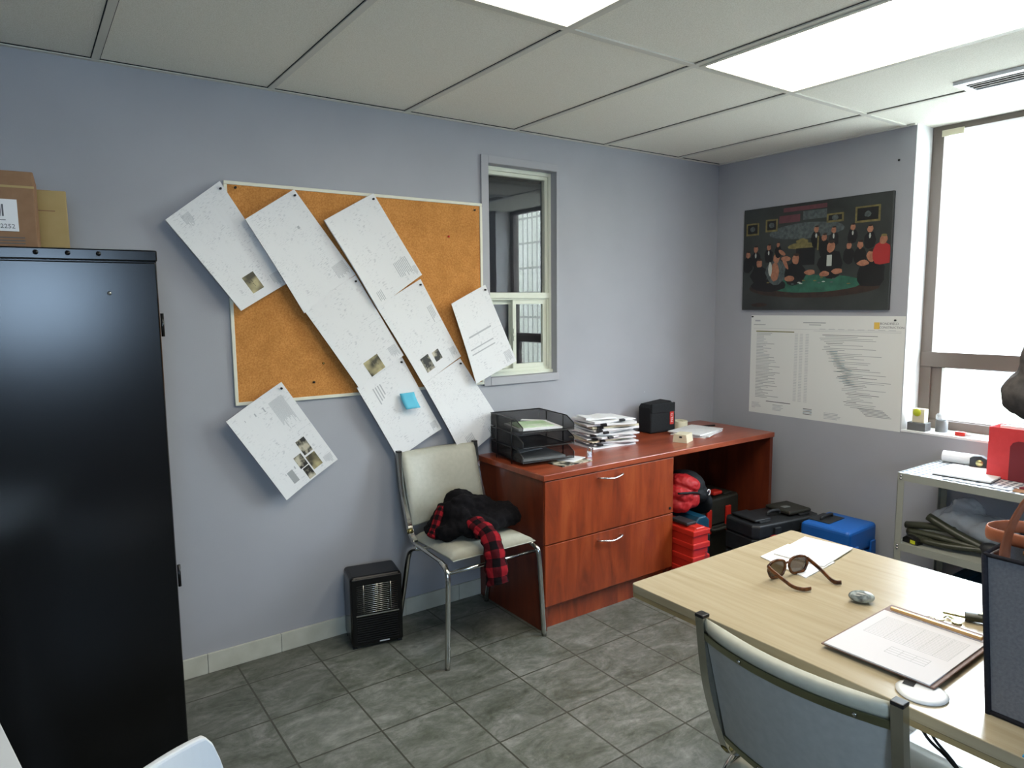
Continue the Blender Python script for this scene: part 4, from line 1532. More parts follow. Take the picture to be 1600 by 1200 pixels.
for x, y in ((-0.1, 0.01), (0.1, 0.01), (-0.1, 0.15), (0.1, 0.15)):
    box('foot', (x - 0.01, y - 0.006, 0), (x + 0.01, y + 0.008, 0.0135), M['rubber'], ht)

# ------------------------------------------------------------------ tool cases under the credenza


def ribbed_case(t, w, d, h, mat, nrib, rib=0.008, axis='z'):
    """case standing on its long edge: w along x (thickness), d along y, h up"""
    bm = bmesh.new()
    pr = [(-w / 2, 0.0), (w / 2, 0.0), (w / 2, h * 0.93), (w / 2 - 0.028, h), (-w / 2 + 0.028, h), (-w / 2, h * 0.93)]
    add_prism(bm, pr, -d / 2, d / 2, FACE_NEG_Y)
    o = obj('shell', bm, mat, t, bevel=0.01, seg=3)
    for k in range(nrib):
        zz = h * (0.1 + 0.78 * k / max(nrib - 1, 1))
        r = box('rib', (-w / 2 - rib * 0.6, -d / 2 - rib, zz), (w / 2 + rib * 0.6, d / 2 + rib * 0.4, zz + h * 0.085), mat, o, bevel=0.005)
    return o


rc = thing('tool_case', 'ribbed red plastic tool case standing upright by the drawers', 'tool case', (-0.935, -0.54, 0), radians(-3))
sh = ribbed_case(rc, 0.115, 0.30, 0.355, M['red'], 5)
box('handle', (-0.05, -0.1, 0.355), (0.02, 0.02, 0.372), M['case_black'], rc, bevel=0.005)
bm = bmesh.new()
text_obj('side_text', 'HILTI', 0.03, M['paint_rose'], rc, xf((0.030, -0.1592, 0.19), (0, radians(90), 0)) @ FACE_NEG_Y, 0.0004)
bm.free()

tb = thing('tool_bag', 'slumped red and black nylon tool bag on top of the upright cases', 'tool bag', (-0.80, -0.42, 0.386), 0)
bm = bmesh.new()
for c, r, ro in (((0.06, 0.0, 0.07), (0.12, 0.13, 0.07), (0, 0.25, 0)), ((0.05, 0.0, 0.115), (0.085, 0.12, 0.075), (0, 0.5, 0)), ((-0.06, 0.01, 0.06), (0.12, 0.12, 0.06), (0, 0, 0)), ((0.14, 0.0, 0.01), (0.05, 0.11, 0.09), (0, -0.3, 0))):
    add_ellipsoid(bm, c, r, ro)
remesh(obj('body', bm, M['nylon'], tb, smooth=True), 0.008, 3, 0.01, 0.08)
bm = bmesh.new()
for c, r, ro in (((-0.02, -0.045, 0.135), (0.085, 0.09, 0.052), (0, 0.3, 0)), ((-0.075, -0.06, 0.09), (0.075, 0.085, 0.05), (0.1, 0.2, 0)), ((-0.08, -0.06, 0.04), (0.085, 0.08, 0.05), (0, 0, 0)), ((-0.02, -0.07, 0.06), (0.07, 0.07, 0.06), (0, 0.5, 0))):
    add_ellipsoid(bm, c, r, ro)
remesh(obj('red_panel', bm, M['red_deep'], tb, smooth=True), 0.006, 2, 0.016, 0.03)['label'] = 'red nylon panel'
tube('zip', [(-0.16, -0.13, 0.118), (-0.08, -0.143, 0.112), (-0.02, -0.136, 0.100), (0.03, -0.12, 0.08)], 0.006, M['nylon'], tb, 6, n=4)
bm = bmesh.new()
add_tube(bm, [Vector((0.085 + 0.012 * cos(k / 10 * 4.4 - 1.6), -0.131, 0.085 + 0.015 * sin(k / 10 * 4.4 - 1.6))) for k in range(11)], 0.003, 6)
obj('logo_mark', bm, M['white_plastic'], tb, smooth=True)['label'] = 'small white curved logo'

tc_ = thing('tool_case', 'dark teal tool case standing behind the ribbed red case', 'tool case', (-0.80, -0.43, 0), radians(-2))
ribbed_case(tc_, 0.11, 0.32, 0.36, M['teal'], 0)
box('latch', (0.02, -0.172, 0.2), (0.045, -0.1605, 0.26), M['case_black'], tc_, bevel=0.003)
box('latch', (-0.045, -0.172, 0.2), (-0.02, -0.1605, 0.26), M['case_black'], tc_, bevel=0.003)

# low base cases carrying the black cases
def hard_case(label, loc, rz, dim, mat, latches=2, handle=True, name='tool_case', catch=None, grooves=True):
    w, d, h = dim
    t = thing(name, label, 'tool case', loc, rz)
    bm = bmesh.new()
    c = 0.03
    pr = [(-w / 2 + c, -d / 2), (w / 2 - c, -d / 2), (w / 2, -d / 2 + c), (w / 2, d / 2 - c), (w / 2 - c, d / 2), (-w / 2 + c, d / 2), (-w / 2, d / 2 - c), (-w / 2, -d / 2 + c)]
    add_prism(bm, pr, 0.0, h * 0.52)
    lo_ = obj('base', bm, mat, t, bevel=0.008, seg=2)
    bm = bmesh.new()
    add_prism(bm, pr, h * 0.535, h - 0.012)
    li = obj('lid', bm, mat, t, bevel=0.012, seg=3)
    if grooves:
        for k in (-1, 1):
            box('rib', (k * w * 0.3 - w * 0.08, -d / 2 + 0.03, h - 0.0125), (k * w * 0.3 + w * 0.08, d / 2 - 0.03, h), mat, li, bevel=0.005)
    for k in range(latches):
        x = (-0.5 + (k + 0.5) / latches) * w * 0.8
        q = box('latch', (x - 0.022, -d / 2 - 0.014, h * 0.42), (x + 0.022, -d / 2 - 0.0005, h * 0.82), M[catch] if catch else mat, t, bevel=0.004)
        if catch:
            q['label'] = 'red latch'
    if handle:
        tube('handle', [(-0.07, -d / 2, h * 0.5), (-0.065, -d / 2 - 0.032, h * 0.5), (0.065, -d / 2 - 0.032, h * 0.5), (0.07, -d / 2, h * 0.5)], 0.010, mat, t, 8, n=4)
    return t


hard_case('flat black tool case at the very bottom under the long black case', (-0.345, -0.70, 0), radians(-9), (0.50, 0.25, 0.14), M['case_black'])
lc = hard_case('long black tool case with moulded latches lying topmost in front of the kneehole', (-0.345, -0.70, 0.1405), radians(-9), (0.50, 0.25, 0.185), M['case_black'])
box('raised_panel', (0.04, -0.085, 0.180), (0.215, 0.095, 0.203), M['case_olive'], lc, bevel=0.014, seg=3)
box('raised_panel', (-0.215, -0.085, 0.180), (-0.10, 0.095, 0.193), M['case_black'], lc, bevel=0.008, seg=3)
box('clasp', (0.07, -0.02, 0.203), (0.12, 0.01, 0.208), M['grey_plastic'], lc, bevel=0.003)
tube('grip', [(-0.07, -0.03, 0.186), (-0.06, -0.03, 0.205), (0.01, -0.03, 0.205), (0.02, -0.03, 0.186)], 0.009, M['case_black'], lc, 8, n=4)
oc = hard_case('black tool case with red latches deep inside the kneehole', (-0.44, -0.27, 0), radians(0), (0.44, 0.26, 0.365), M['case_olive'], 2, True, catch='red')
for x in (-0.1, 0.03):
    box('red_buckle', (x - 0.04, -0.11, 0.366), (x + 0.04, -0.05, 0.388), M['red'], oc, bevel=0.008)['label'] = 'red buckle on the lid'

bl = thing('tool_case', 'blue plastic tool case by the right wall behind the table', 'tool case', (-0.235, -1.02, 0), radians(2))
bm = bmesh.new()
add_prism(bm, [(-0.15, -0.14), (0.15, -0.14), (0.15, 0.13), (-0.15, 0.13)], 0.0, 0.20)
obj('base', bm, M['blue'], bl, bevel=0.012, seg=3)
bm = bmesh.new()
add_prism(bm, [(-0.148, -0.138), (0.148, -0.138), (0.148, 0.128), (-0.148, 0.128)], 0.204, 0.335)
lid = obj('lid', bm, M['blue'], bl, bevel=0.02, seg=3)
box('handle_recess', (-0.085, 0.0, 0.3352), (0.075, 0.12, 0.339), M['case_black'], lid, bevel=0.006)
tube('handle', [(-0.055, 0.06, 0.339), (-0.05, 0.06, 0.352), (0.045, 0.06, 0.352), (0.05, 0.06, 0.339)], 0.008, M['case_black'], bl, 8, n=4)
for x in (-0.09, 0.09):
    box('latch', (x - 0.025, -0.152, 0.17), (x + 0.025, -0.1405, 0.25), M['blue'], bl, bevel=0.004)

bb = thing('tool_bag', 'bright blue nylon bag on the floor between the cases and the table', 'tool bag', (-0.78, -0.86, 0), radians(-30))
bm = bmesh.new()
for c, r, ro in (((0, 0, 0.1), (0.19, 0.09, 0.1), (0, 0, 0)), ((0.05, 0, 0.16), (0.12, 0.07, 0.07), (0, -0.2, 0))):
    add_ellipsoid(bm, c, r, ro)
remesh(obj('body', bm, M['blue_bright'], bb, smooth=True), 0.008, 3, 0.02, 0.06)
gl_ = thing('work_glove', 'dark grey work glove with a pink cuff on the blue bag', 'glove', (-0.655, -0.93, 0.24), radians(30))
bm = bmesh.new()
for c, r, ro in (((0, 0, 0.025), (0.05, 0.045, 0.025), (0, 0, 0)), ((-0.06, 0.03, 0.02), (0.035, 0.012, 0.012), (0, 0, -0.3)), ((-0.065, 0.008, 0.022), (0.038, 0.012, 0.012), (0, 0, -0.1)),
                 ((-0.065, -0.014, 0.022), (0.036, 0.012, 0.012), (0, 0, 0.1)), ((-0.055, -0.036, 0.02), (0.03, 0.011, 0.011), (0, 0, 0.3)), ((0.0, 0.055, 0.018), (0.03, 0.013, 0.013), (0, 0, 0.9))):
    add_ellipsoid(bm, c, r, ro, 2)
remesh(obj('hand_part', bm, M['case_black'], gl_, smooth=True), 0.005, 2)
bm = bmesh.new()
add_tube(bm, [(0.04, 0, 0.026), (0.085, 0.002, 0.03)], [0.03, 0.036], 14, ry=[0.02, 0.026], caps=False)
q = obj('cuff', bm, M['paint_red'], gl_, smooth=True)
q.modifiers.new('thickness', 'SOLIDIFY').thickness = 0.003
q['label'] = 'pinkish red cuff'

# ------------------------------------------------------------------ maple table
tbx0, tbx1, tby0, tby1 = -2.412, -1.66, -3.16, -1.65
tt = thing('table', 'light maple laminate table in the right foreground', 'table', (-2.036, -2.405, 0))
hx, hy = 0.376, 0.755
bm = bmesh.new()
cr = 0.03
def rrect(hx, hy, r, n=4):
    out = []
    for (sx, sy, a0) in ((1, 1, 0), (-1, 1, 90), (-1, -1, 180), (1, -1, 270)):
        for k in range(n + 1):
            a = radians(a0 + 90 * k / n)
            out.append((sx * (hx - r) + r * cos(a), sy * (hy - r) + r * sin(a)))
    return out
add_prism(bm, rrect(hx, hy, 0.012), 0.716, 0.7401)
top = obj('tabletop', bm, M['maple'], tt, bevel=0.002)
bm = bmesh.new()
add_prism(bm, rrect(hx - 0.0008, hy - 0.0008, 0.012), 0.7040, 0.716)
obj('edge_band', bm, M['maple_edge'], tt)
for sx in (0.1, 0.3):
    for sy in (0.45, -0.66):
        tube('leg', [(sx, sy, 0.704), (sx, sy, 0.0)], 0.025, M['shelf_grey'], tt, 16)
box('apron', (0.07, -0.69, 0.66), (0.33, 0.48, 0.704), M['shelf_grey'], tt, bevel=0.002)
tag(tube('cable', [(-2.34, -2.355, 0.70), (-2.35, -2.388, 0.66), (-2.35, -2.439, 0.628), (-2.35, -2.54, 0.53), (-2.34, -2.62, 0.3), (-2.3, -2.68, 0.005)], 0.003, M['rubber'], n=5, seg=6), 'thin black cable hanging below the table edge, left of its twin', 'cable')
tag(tube('cable', [(-2.34, -2.375, 0.70), (-2.355, -2.403, 0.667), (-2.365, -2.455, 0.632), (-2.38, -2.56, 0.52), (-2.39, -2.64, 0.25), (-2.40, -2.72, 0.005)], 0.003, M['rubber'], n=5, seg=6), 'thin black cable hanging below the table edge, right of its twin', 'cable')
fw = thing('storage_tub', 'pale blue-white plastic tub on the floor under the table', 'tub', (-1.42, -2.3, 0)) if False else None
pcb = thing('plastic_tub', 'pale blue-white plastic tub on the floor under the near table edge', 'tub', (-1.76, -2.38, 0))
bm = bmesh.new()
add_prism(bm, rrect(0.2, 0.26, 0.04), 0, 0.28)
obj('body', bm, M['white_plastic'], pcb, bevel=0.01)
bm = bmesh.new()
add_prism(bm, rrect(0.21, 0.27, 0.045), 0.281, 0.30)
obj('lid', bm, M['white_plastic'], pcb, bevel=0.005)

TT = 0.7403
# folded papers near far corner
bm = bmesh.new()
PPT = [(-1.968, -1.746), (-2.005, -1.915), (-1.715, -1.862), (-1.672, -1.735), (-1.80, -1.715)]
add_prism(bm, [(-1.962, -1.742), (-2.003, -1.915), (-1.83, -1.90), (-1.80, -1.728)][::-1], TT, TT + 0.003)
o = obj('paper', bm, M['paper'])
tag(o, 'left white sheet lying beside the sunglasses on the table', 'paper', 'white sheets by the sunglasses')
flat('paper', 'right white sheet of the pair behind the sunglasses on the table', 'paper', (-1.80, -1.815, TT + 0.0035), (0.215, 0.15, 0), radians(8), M['paper'], 0.003, 'white sheets by the sunglasses')

# sunglasses
sg = thing('sunglasses', 'tortoiseshell sunglasses with brown lenses lying open on the table', 'sunglasses', (-2.027, -1.872, TT), radians(-12) )
# local x across the frame (left->right as seen), -y towards the arms' tips
def lens_outline(cx, s, n=20):
    out = []
    for k in range(n):
        a = 2 * pi * k / n
        q = 0.5
        x = 0.032 * math.copysign(abs(cos(a)) ** 0.75, cos(a))
        zz = 0.0245 * math.copysign(abs(sin(a)) ** 0.75, sin(a))
        if zz < 0:
            x *= 0.9
        out.append((cx + x, zz + 0.027))
    return out
for s in (-1, 1):
    ol = lens_outline(s * 0.039, s)
    bm = bmesh.new()
    add_tube(bm, [Vector((x, 0.004 * abs(x / 0.07) * -1, zz)) for x, zz in ol], 0.004, 8, closed=True)
    rimo = obj('rim', bm, M['tortoise'], sg, smooth=True)
    bm = bmesh.new()
    add_prism(bm, ol, -0.0008, 0.0008, FACE_NEG_Y)
    obj('lens', bm, M['lens'], rimo)
tube('bridge', [(-0.008, 0, 0.036), (0, -0.002, 0.040), (0.008, 0, 0.036)], 0.003, M['tortoise'], sg, 8, n=3)
tube('temple', [(-0.072, -0.002, 0.040), (-0.074, -0.02, 0.034), (-0.068, -0.05, 0.022), (-0.060, -0.08, 0.010), (-0.045, -0.10, 0.0068), (-0.024, -0.108, 0.0080)], 0.0028, M['tortoise'], sg, 8, n=4, ry=0.0065)
tube('temple', [(0.072, -0.002, 0.040), (0.073, -0.02, 0.034), (0.071, -0.055, 0.023), (0.070, -0.085, 0.010), (0.072, -0.102, 0.0068), (0.082, -0.112, 0.008)], 0.0028, M['tortoise'], sg, 8, n=4, ry=0.0065)

# glossy pebble
bm = bmesh.new()
add_ellipsoid(bm, (0, 0, 0.0145), (0.031, 0.022, 0.0145))
o = obj('glass_pebble', bm, M['stone'], smooth=True)
o.location = (-2.03, -2.085, TT)
o.rotation_euler = (0, 0, radians(-50))
tag(o, 'small glossy grey oval pebble on the table', 'paperweight')

# clipboard with paper pad
cbp = thing('clipboard', 'brown clipboard with a brass bar holding a printed form', 'clipboard', (-2.172, -2.268, TT), radians(1))
box('board', (-0.158, -0.116, 0.008), (0.165, 0.116, 0.0115), M['clipboard'], cbp, bevel=0.002)
bm = bmesh.new()
add_lathe(bm, [(0.0, 0.0), (0.012, 0), (0.012, 0.008), (0.0, 0.008)], 12, xf((0.13, 0, 0)))
obj('hook', bm, M['key'], cbp)
box('clip_bar', (0.118, -0.098, 0.0155), (0.127, 0.098, 0.024), M['gold'], cbp, bevel=0.002)['label'] = 'brass clip bar'
pf = thing('form_pad', 'white pad of printed forms held on the clipboard', 'paper', (-2.188, -2.268, TT + 0.0118), radians(1))
bm = bmesh.new()
lay = bm.loops.layers.uv.verify()
add_box(bm, (-0.142, -0.108, 0), (0.128, 0.108, 0.003))
obj('sheets', bm, M['form_paper'], pf)
bm = bmesh.new()
random.seed(3)
for k in range(16):
    xx = 0.095 - k * 0.0075
    add_box(bm, (xx, -0.09, 0.003), (xx + 0.0008, 0.085, 0.0032))
for yy in (-0.09, -0.06, -0.03, 0.0, 0.04, 0.085):
    add_box(bm, (-0.0175, yy - 0.0004, 0.003), (0.096, yy + 0.0004, 0.0032))
for k in range(4):
    add_box(bm, (-0.045 - k * 0.011, -0.07, 0.003), (-0.044 - k * 0.011, 0.01, 0.0032))
for yy in (-0.07, -0.043, -0.016, 0.01):
    add_box(bm, (-0.078, yy - 0.0004, 0.003), (-0.044, yy + 0.0004, 0.0032))
obj('form_print', bm, M['ink_pale'], pf)

# white round puck under the clipboard corner
bm = bmesh.new()
add_lathe(bm, [(0.0, 0), (0.044, 0.0), (0.046, 0.003), (0.038, 0.0065), (0.0, 0.0075)], 32)
o = obj('cable_grommet', bm, M['white_plastic'], smooth=True)
o.location = (-2.345, -2.372, TT)
tag(o, 'flat white plastic disc half under the clipboard corner', 'disc')
flat('tape_piece', 'black sticker on the white disc under the clipboard corner', 'sticker', (-2.335, -2.345, TT + 0.0076), (0.03, 0.02, 0), radians(10), M['rubber'], 0.0003)

# keys and pocket tool
ks = thing('keys', 'small brassy keys lying beyond the clipboard bar', 'keys', (-1.975, -2.245, TT), radians(-20))
for (a, x, y) in ((20, 0, 0), (75, 0.02, -0.03), (-40, -0.02, -0.035)):
    bm = bmesh.new()
    mx = xf((x, y, 0.0006 + 0.002 * (a == 75)), (0, 0, radians(a)))
    add_prism(bm, [(cos(k * pi / 6) * 0.011, sin(k * pi / 6) * 0.011) for k in range(12)], 0, 0.0018, mx)
    add_prism(bm, [(0.009, -0.0035), (0.034, -0.0035), (0.038, 0), (0.034, 0.003), (0.030, 0.001), (0.026, 0.003), (0.022, 0.001), (0.009, 0.0035)], 0, 0.0018, mx)
    obj('key', bm, M['key'], ks)
bm = bmesh.new()
add_tube(bm, [Vector((-0.022 + 0.012 * cos(a * pi / 8), 0.004 + 0.012 * sin(a * pi / 8), 0.002)) for a in range(16)], 0.001, 6, closed=True)
obj('key_ring', bm, M['key'], ks, smooth=True)
kt = thing('utility_knife', 'olive and black utility knife with a metal tip beside the felt bin', 'knife', (-1.915, -2.325, TT), radians(-68))
bm = bmesh.new()
add_tube(bm, smooth_path([(0.11, 0, 0.012), (0.06, 0, 0.014), (0.01, 0, 0.013), (-0.03, 0.0, 0.011), (-0.045, 0, 0.010)], 4), 0.015, 12, ry=0.0100)
obj('body', bm, M['olive'], kt, smooth=True)
box('trim_strip', (-0.02, -0.006, 0.0235), (0.08, 0.002, 0.0248), M['key'], kt)
bm = bmesh.new()
add_prism(bm, [(-0.044, -0.008), (-0.044, 0.008), (-0.078, 0.003), (-0.09, -0.004)], 0.007, 0.012)
obj('tip', bm, M['key'], kt)

# ------------------------------------------------------------------ grey felt bin
fb_ = thing('felt_bin', 'dark grey felt storage bin with tan leather straps on the table', 'bin', (-2.315, -2.475, TT))
bw, bd, bh, th_ = 0.33, 0.42, 0.298, 0.006   # local: x 0..bw, y 0..-bd
bm = bmesh.new()
add_box(bm, (0, -bd, 0), (bw, 0, 0.006))
add_box(bm, (0, -bd, 0.006), (th_, 0, bh))
add_box(bm, (bw - th_, -bd, 0.006), (bw, 0, bh))
add_box(bm, (th_, -th_, 0.006), (bw - th_, 0, bh))
add_box(bm, (th_, -bd, 0.006), (bw - th_, -bd + th_, bh))
obj('body', bm, M['felt'], fb_, bevel=0.002)
bm = bmesh.new()
add_tube(bm, [(0, 0, 0.0), (0, 0, bh)], 0.0055, 8)
add_tube(bm, [(0, 0, 0.004), (0, -bd, 0.004)], 0.0045, 8)
add_tube(bm, [(0, 0, bh), (0, -bd, bh)], 0.004, 8)
add_tube(bm, [(0, 0, bh), (bw, 0, bh)], 0.004, 8)
obj('edge_binding', bm, M['felt_edge'], fb_, smooth=True)['label'] = 'darker stitched edge binding'
for part in fb_.children:          # soft sides lean outward towards the rim
    for vtx in part.data.vertices:
        if vtx.co.y > -0.05:
            vtx.co.y += 0.024 * vtx.co.z / bh


def wl(pts):
    return [(x + 2.315, y + 2.475, z - TT) for x, y, z in pts]


tube('strap', wl([(-2.280, -2.476, 0.894), (-2.280, -2.473, 0.964), (-2.280, -2.471, 1.039), (-2.280, -2.476, 1.082), (-2.280, -2.490, 1.125), (-2.280, -2.510, 1.162), (-2.280, -2.554, 1.199), (-2.280, -2.644, 1.214), (-2.280, -2.734, 1.184), (-2.280, -2.814, 1.054), (-2.280, -2.866, 0.914)]), 0.003, M['leather'], fb_, 10, n=5, ry=0.026, up=(1, 0, 0))['label'] = 'wide tan leather carrying strap'
tube('strap', wl([(-2.240, -2.690, 1.054), (-2.240, -2.540, 1.054), (-2.238, -2.470, 1.054), (-2.228, -2.428, 1.053), (-2.205, -2.414, 1.053), (-2.17, -2.420, 1.053), (-2.14, -2.450, 1.054), (-2.13, -2.550, 1.056), (-2.13, -2.690, 1.056)]), 0.003, M['leather'], fb_, 10, n=5, ry=0.013, up=(0, 0, 1))['label'] = 'looped tan leather strap end'
bm = bmesh.new()
for c, r in (((0.14, -0.12, 0.262), (0.11, 0.085, 0.055)), ((0.15, -0.29, 0.255), (0.11, 0.09, 0.05)), ((0.10, -0.10, 0.295), (0.05, 0.05, 0.035)), ((0.09, -0.2, 0.29), (0.05, 0.05, 0.03))):
    add_ellipsoid(bm, c, r)
add_box(bm, (0.04, -bd + 0.04, 0.18), (bw - 0.04, -0.04, 0.25))
o = obj('foil_packets', bm, M['silver'], None, smooth=True)
o.location = (-2.315, -2.475, TT)
remesh(o, 0.008, 1, 0.03, 0.03)
tag(o, 'crinkled silver foil packets filling the grey felt bin', 'packets')
for k in range(4):
    o = tag(tube('copper_rod', [(-2.30 + 0.014 * k, -2.505 - 0.008 * k, TT + 0.312 + 0.002 * k), (-2.25 + 0.012 * k, -2.70, TT + 0.314 + 0.002 * k)], 0.004, M['copper'], seg=8), ('first', 'second', 'third', 'fourth')[k] + ' copper coloured rod from the near edge on the felt bin', 'rod', 'copper coloured rods on the felt bin')

tag(box('blue_card', (-2.41, -2.63, TT), (-2.37, -2.56, TT + 0.002), M['card_blue']), 'bright blue card on the table in front of the felt bin', 'card')

# ------------------------------------------------------------------ shelf unit by the window
su = thing('shelf_unit', 'grey metal shelf unit with a slotted top under the right window', 'shelf', (-0.24, -1.89, 0))
sxn, sxp, syn, syp = -0.228, 0.222, -0.465, 0.465
for sx in (sxn, sxp):
    for sy in (syn, syp):
        bm = bmesh.new()
        ax = 1 if sx < 0 else -1
        ay = 1 if sy < 0 else -1
        add_box(bm, (min(sx, sx + ax * 0.03), min(sy, sy + ay * 0.002), 0), (max(sx, sx + ax * 0.03), max(sy, sy + ay * 0.002), 0.712))
        add_box(bm, (min(sx, sx + ax * 0.002), min(sy, sy + ay * 0.03), 0), (max(sx, sx + ax * 0.002), max(sy, sy + ay * 0.03), 0.712))
        obj('post', bm, M['shelf_grey'], su)
for zz in (0.715, 0.385, 0.09):
    m_ = M['shelf_top'] if zz > 0.7 else M['shelf_grey']
    s_ = box('shelf', (sxn + 0.003, syn + 0.003, zz - 0.004), (sxp - 0.003, syp - 0.003, zz), m_, su)
    bm = bmesh.new()
    add_box(bm, (sxn - 0.001, syn, zz - 0.034), (sxn + 0.002, syp, zz + 0.001))
    add_box(bm, (sxp - 0.002, syn, zz - 0.034), (sxp + 0.001, syp, zz + 0.001))
    add_box(bm, (sxn + 0.002, syp - 0.002, zz - 0.034), (sxp - 0.002, syp + 0.001, zz + 0.001))
    add_box(bm, (sxn + 0.002, syn - 0.001, zz - 0.034), (sxp - 0.002, syn + 0.002, zz + 0.001))
    obj('lip', bm, M['shelf_grey'], s_)
    bm = bmesh.new()
    for q in (0.012, 0.026):
        add_lathe(bm, [(0, 0), (0.006, 0.0005), (0.005, 0.003), (0, 0.004)], 8, xf((sxn - 0.0012, syp - 0.015 - 0.0 * q, zz - q), (0, radians(-90), 0)))
    obj('bolt', bm, M['handle'], s_, smooth=True)
ST = 0.7165
# paper roll
bm = bmesh.new()
add_tube(bm, [(-0.072, -1.45, ST + 0.028), (-0.06, -1.60, ST + 0.028)], 0.0275, 20)
tag(obj('paper_roll', bm, M['paper'], smooth=False), 'rolled white paper at the back of the shelf top', 'paper roll')
bm = bmesh.new()
add_tube(bm, [(-0.022, -1.43, ST + 0.018), (-0.018, -1.72, ST + 0.018)], 0.0175, 16)
tag(obj('paper_roll', bm, M['paper'], smooth=False), 'thinner white paper roll against the wall on the shelf top', 'paper roll')
tm = thing('tape_measure', 'dark blue and black tape measure on the shelf top by the red file box', 'tape measure', (-0.11, -1.625, ST), radians(-80))
bm = bmesh.new()
add_prism(bm, [(-0.04, 0), (0.04, 0), (0.042, 0.02), (0.03, 0.052), (0.005, 0.064), (-0.025, 0.06), (-0.04, 0.05)], -0.02, 0.02, FACE_NEG_Y)
obj('body', bm, M['case_black'], tm, bevel=0.004)
bm = bmesh.new()
add_lathe(bm, [(0, 0), (0.016, 0), (0.014, 0.002), (0, 0.003)], 16, xf((0.0, -0.02, 0.03), (radians(90), 0, 0)))
obj('badge', bm, M['key'], tm, smooth=True)
pad = thing('paper_pad', 'white pad with a dark edge lying on the slotted shelf top', 'paper pad', (-0.255, -1.645, ST), radians(4))
box('cover', (-0.13, -0.115, 0), (0.13, 0.115, 0.003), M['case_black'], pad)
box('sheets', (-0.128, -0.113, 0.003), (0.128, 0.113, 0.010), M['paper'], pad)
flat('ruler', 'thin pale strip along the front edge of the shelf top', 'ruler', (-0.425, -1.73, ST), (0.03, 0.26, 0), radians(2), M['ink_pale'], 0.002)
flat('packet', 'orange and white packet at the front edge of the shelf top', 'packet', (-0.41, -1.9, ST), (0.05, 0.07, 0), radians(8), M['copper'], 0.004)
flat('packet', 'dark glossy packet on the shelf top in front of the red file box', 'packet', (-0.34, -1.95, ST), (0.10, 0.14, 0), radians(-12), M['red_recess'], 0.008)
# red file box
rb = thing('file_box', 'red file box with papers standing on the shelf unit by the window', 'file box', (-0.245, -1.70, ST))
bm = bmesh.new()
add_box(bm, (0, -0.26, 0), (0.003, 0, 0.228))
add_box(bm, (0.117, -0.26, 0), (0.12, 0, 0.228))
add_box(bm, (0.003, -0.003, 0), (0.117, 0, 0.228))
add_box(bm, (0.003, -0.26, 0), (0.117, -0.257, 0.228))
add_box(bm, (0.003, -0.257, 0), (0.117, -0.003, 0.003))
obj('body', bm, M['red_case'], rb, bevel=0.001)
bm = bmesh.new()
add_prism(bm, [(-0.255, 0.0), (-0.085, 0.0), (-0.085, 0.15), (-0.095, 0.168), (-0.115, 0.176), (-0.255, 0.176)], 0, 0.002, Matrix(((0, 0, -1, 0), (1, 0, 0, 0), (0, 1, 0, 0), (0, 0, 0, 1))))
obj('recess', bm, M['red_recess'], rb)['label'] = 'dark red rounded window panel'
for k in range(3):
    o = box('file_papers', (-0.225 + 0.03 * k, -1.94, ST + 0.004), (-0.21 + 0.03 * k, -1.735 - 0.012 * k, ST + 0.236 + 0.006 * k), M['paper'])
    tag(o, ('front', 'middle', 'rear')[k] + ' of the white papers standing in the red file box', 'paper', 'papers in the red file box')

# lower shelf contents
LS = 0.387
bm = bmesh.new()
for c, r, ro in (((0, 0, 0.07), (0.11, 0.12, 0.07), (0, 0, 0)), ((0.03, 0.0, 0.12), (0.06, 0.07, 0.06), (0, 0, 0)), ((-0.02, -0.12, 0.06), (0.12, 0.12, 0.06), (0, 0, 0))):
    add_ellipsoid(bm, c, r, ro)
o = obj('plastic_bag', bm, M['plastic_bag'], smooth=True)
o.location = (-0.19, -1.60, LS + 0.016)
remesh(o, 0.008, 2, 0.03, 0.05)
tag(o, 'crumpled clear plastic bag on the middle shelf', 'plastic bag')
tp_ = thing('tripod', 'folded dark olive tripod lying on the middle shelf', 'tripod', (-0.37, -1.585, LS + 0.010))
for pts, r in (([(0.0, 0.06, 0.115), (0.0, -0.07, 0.062), (0.01, -0.2, 0.02)], 0.024), ([(0.0, 0.155, 0.052), (0.005, 0.05, 0.07), (0.005, -0.05, 0.075)], 0.022),
               ([(-0.01, 0.14, 0.028), (-0.01, 0.0, 0.032), (0.0, -0.2, 0.02)], 0.022), ([(-0.02, 0.13, 0.018), (-0.03, 0.08, 0.014), (-0.04, 0.03, 0.016)], 0.016), ([(-0.05, 0.06, 0.012), (-0.04, -0.05, 0.014), (0.0, -0.2, 0.026)], 0.018)):
    tube('leg', pts, r, M['olive'], tp_, 10, n=4, ry=r * 0.75)
bm = bmesh.new()
for c, r, ro in (((0.0, -0.2, 0.03), (0.035, 0.05, 0.03), (0, 0, 0)), ((0.01, -0.26, 0.028), (0.03, 0.04, 0.026), (0, 0, 0))):
    add_ellipsoid(bm, c, r, ro)
remesh(obj('head', bm, M['case_black'], tp_, smooth=True), 0.006, 2)
ty_ = thing('tape_measure', 'black tape measure with a lime yellow patch on the middle shelf corner', 'tape measure', (-0.425, -1.485, LS), radians(80))
bm = bmesh.new()
add_prism(bm, [(-0.04, 0), (0.035, 0), (0.035, 0.02), (0.015, 0.034), (-0.015, 0.03), (-0.038, 0.015)], -0.02, 0.02, FACE_NEG_Y)
obj('body', bm, M['black_plastic'], ty_, bevel=0.003)
box('yellow_patch', (-0.028, 0.0202, 0.003), (-0.004, 0.0212, 0.019), M['lime'], ty_)['label'] = 'lime yellow patch'
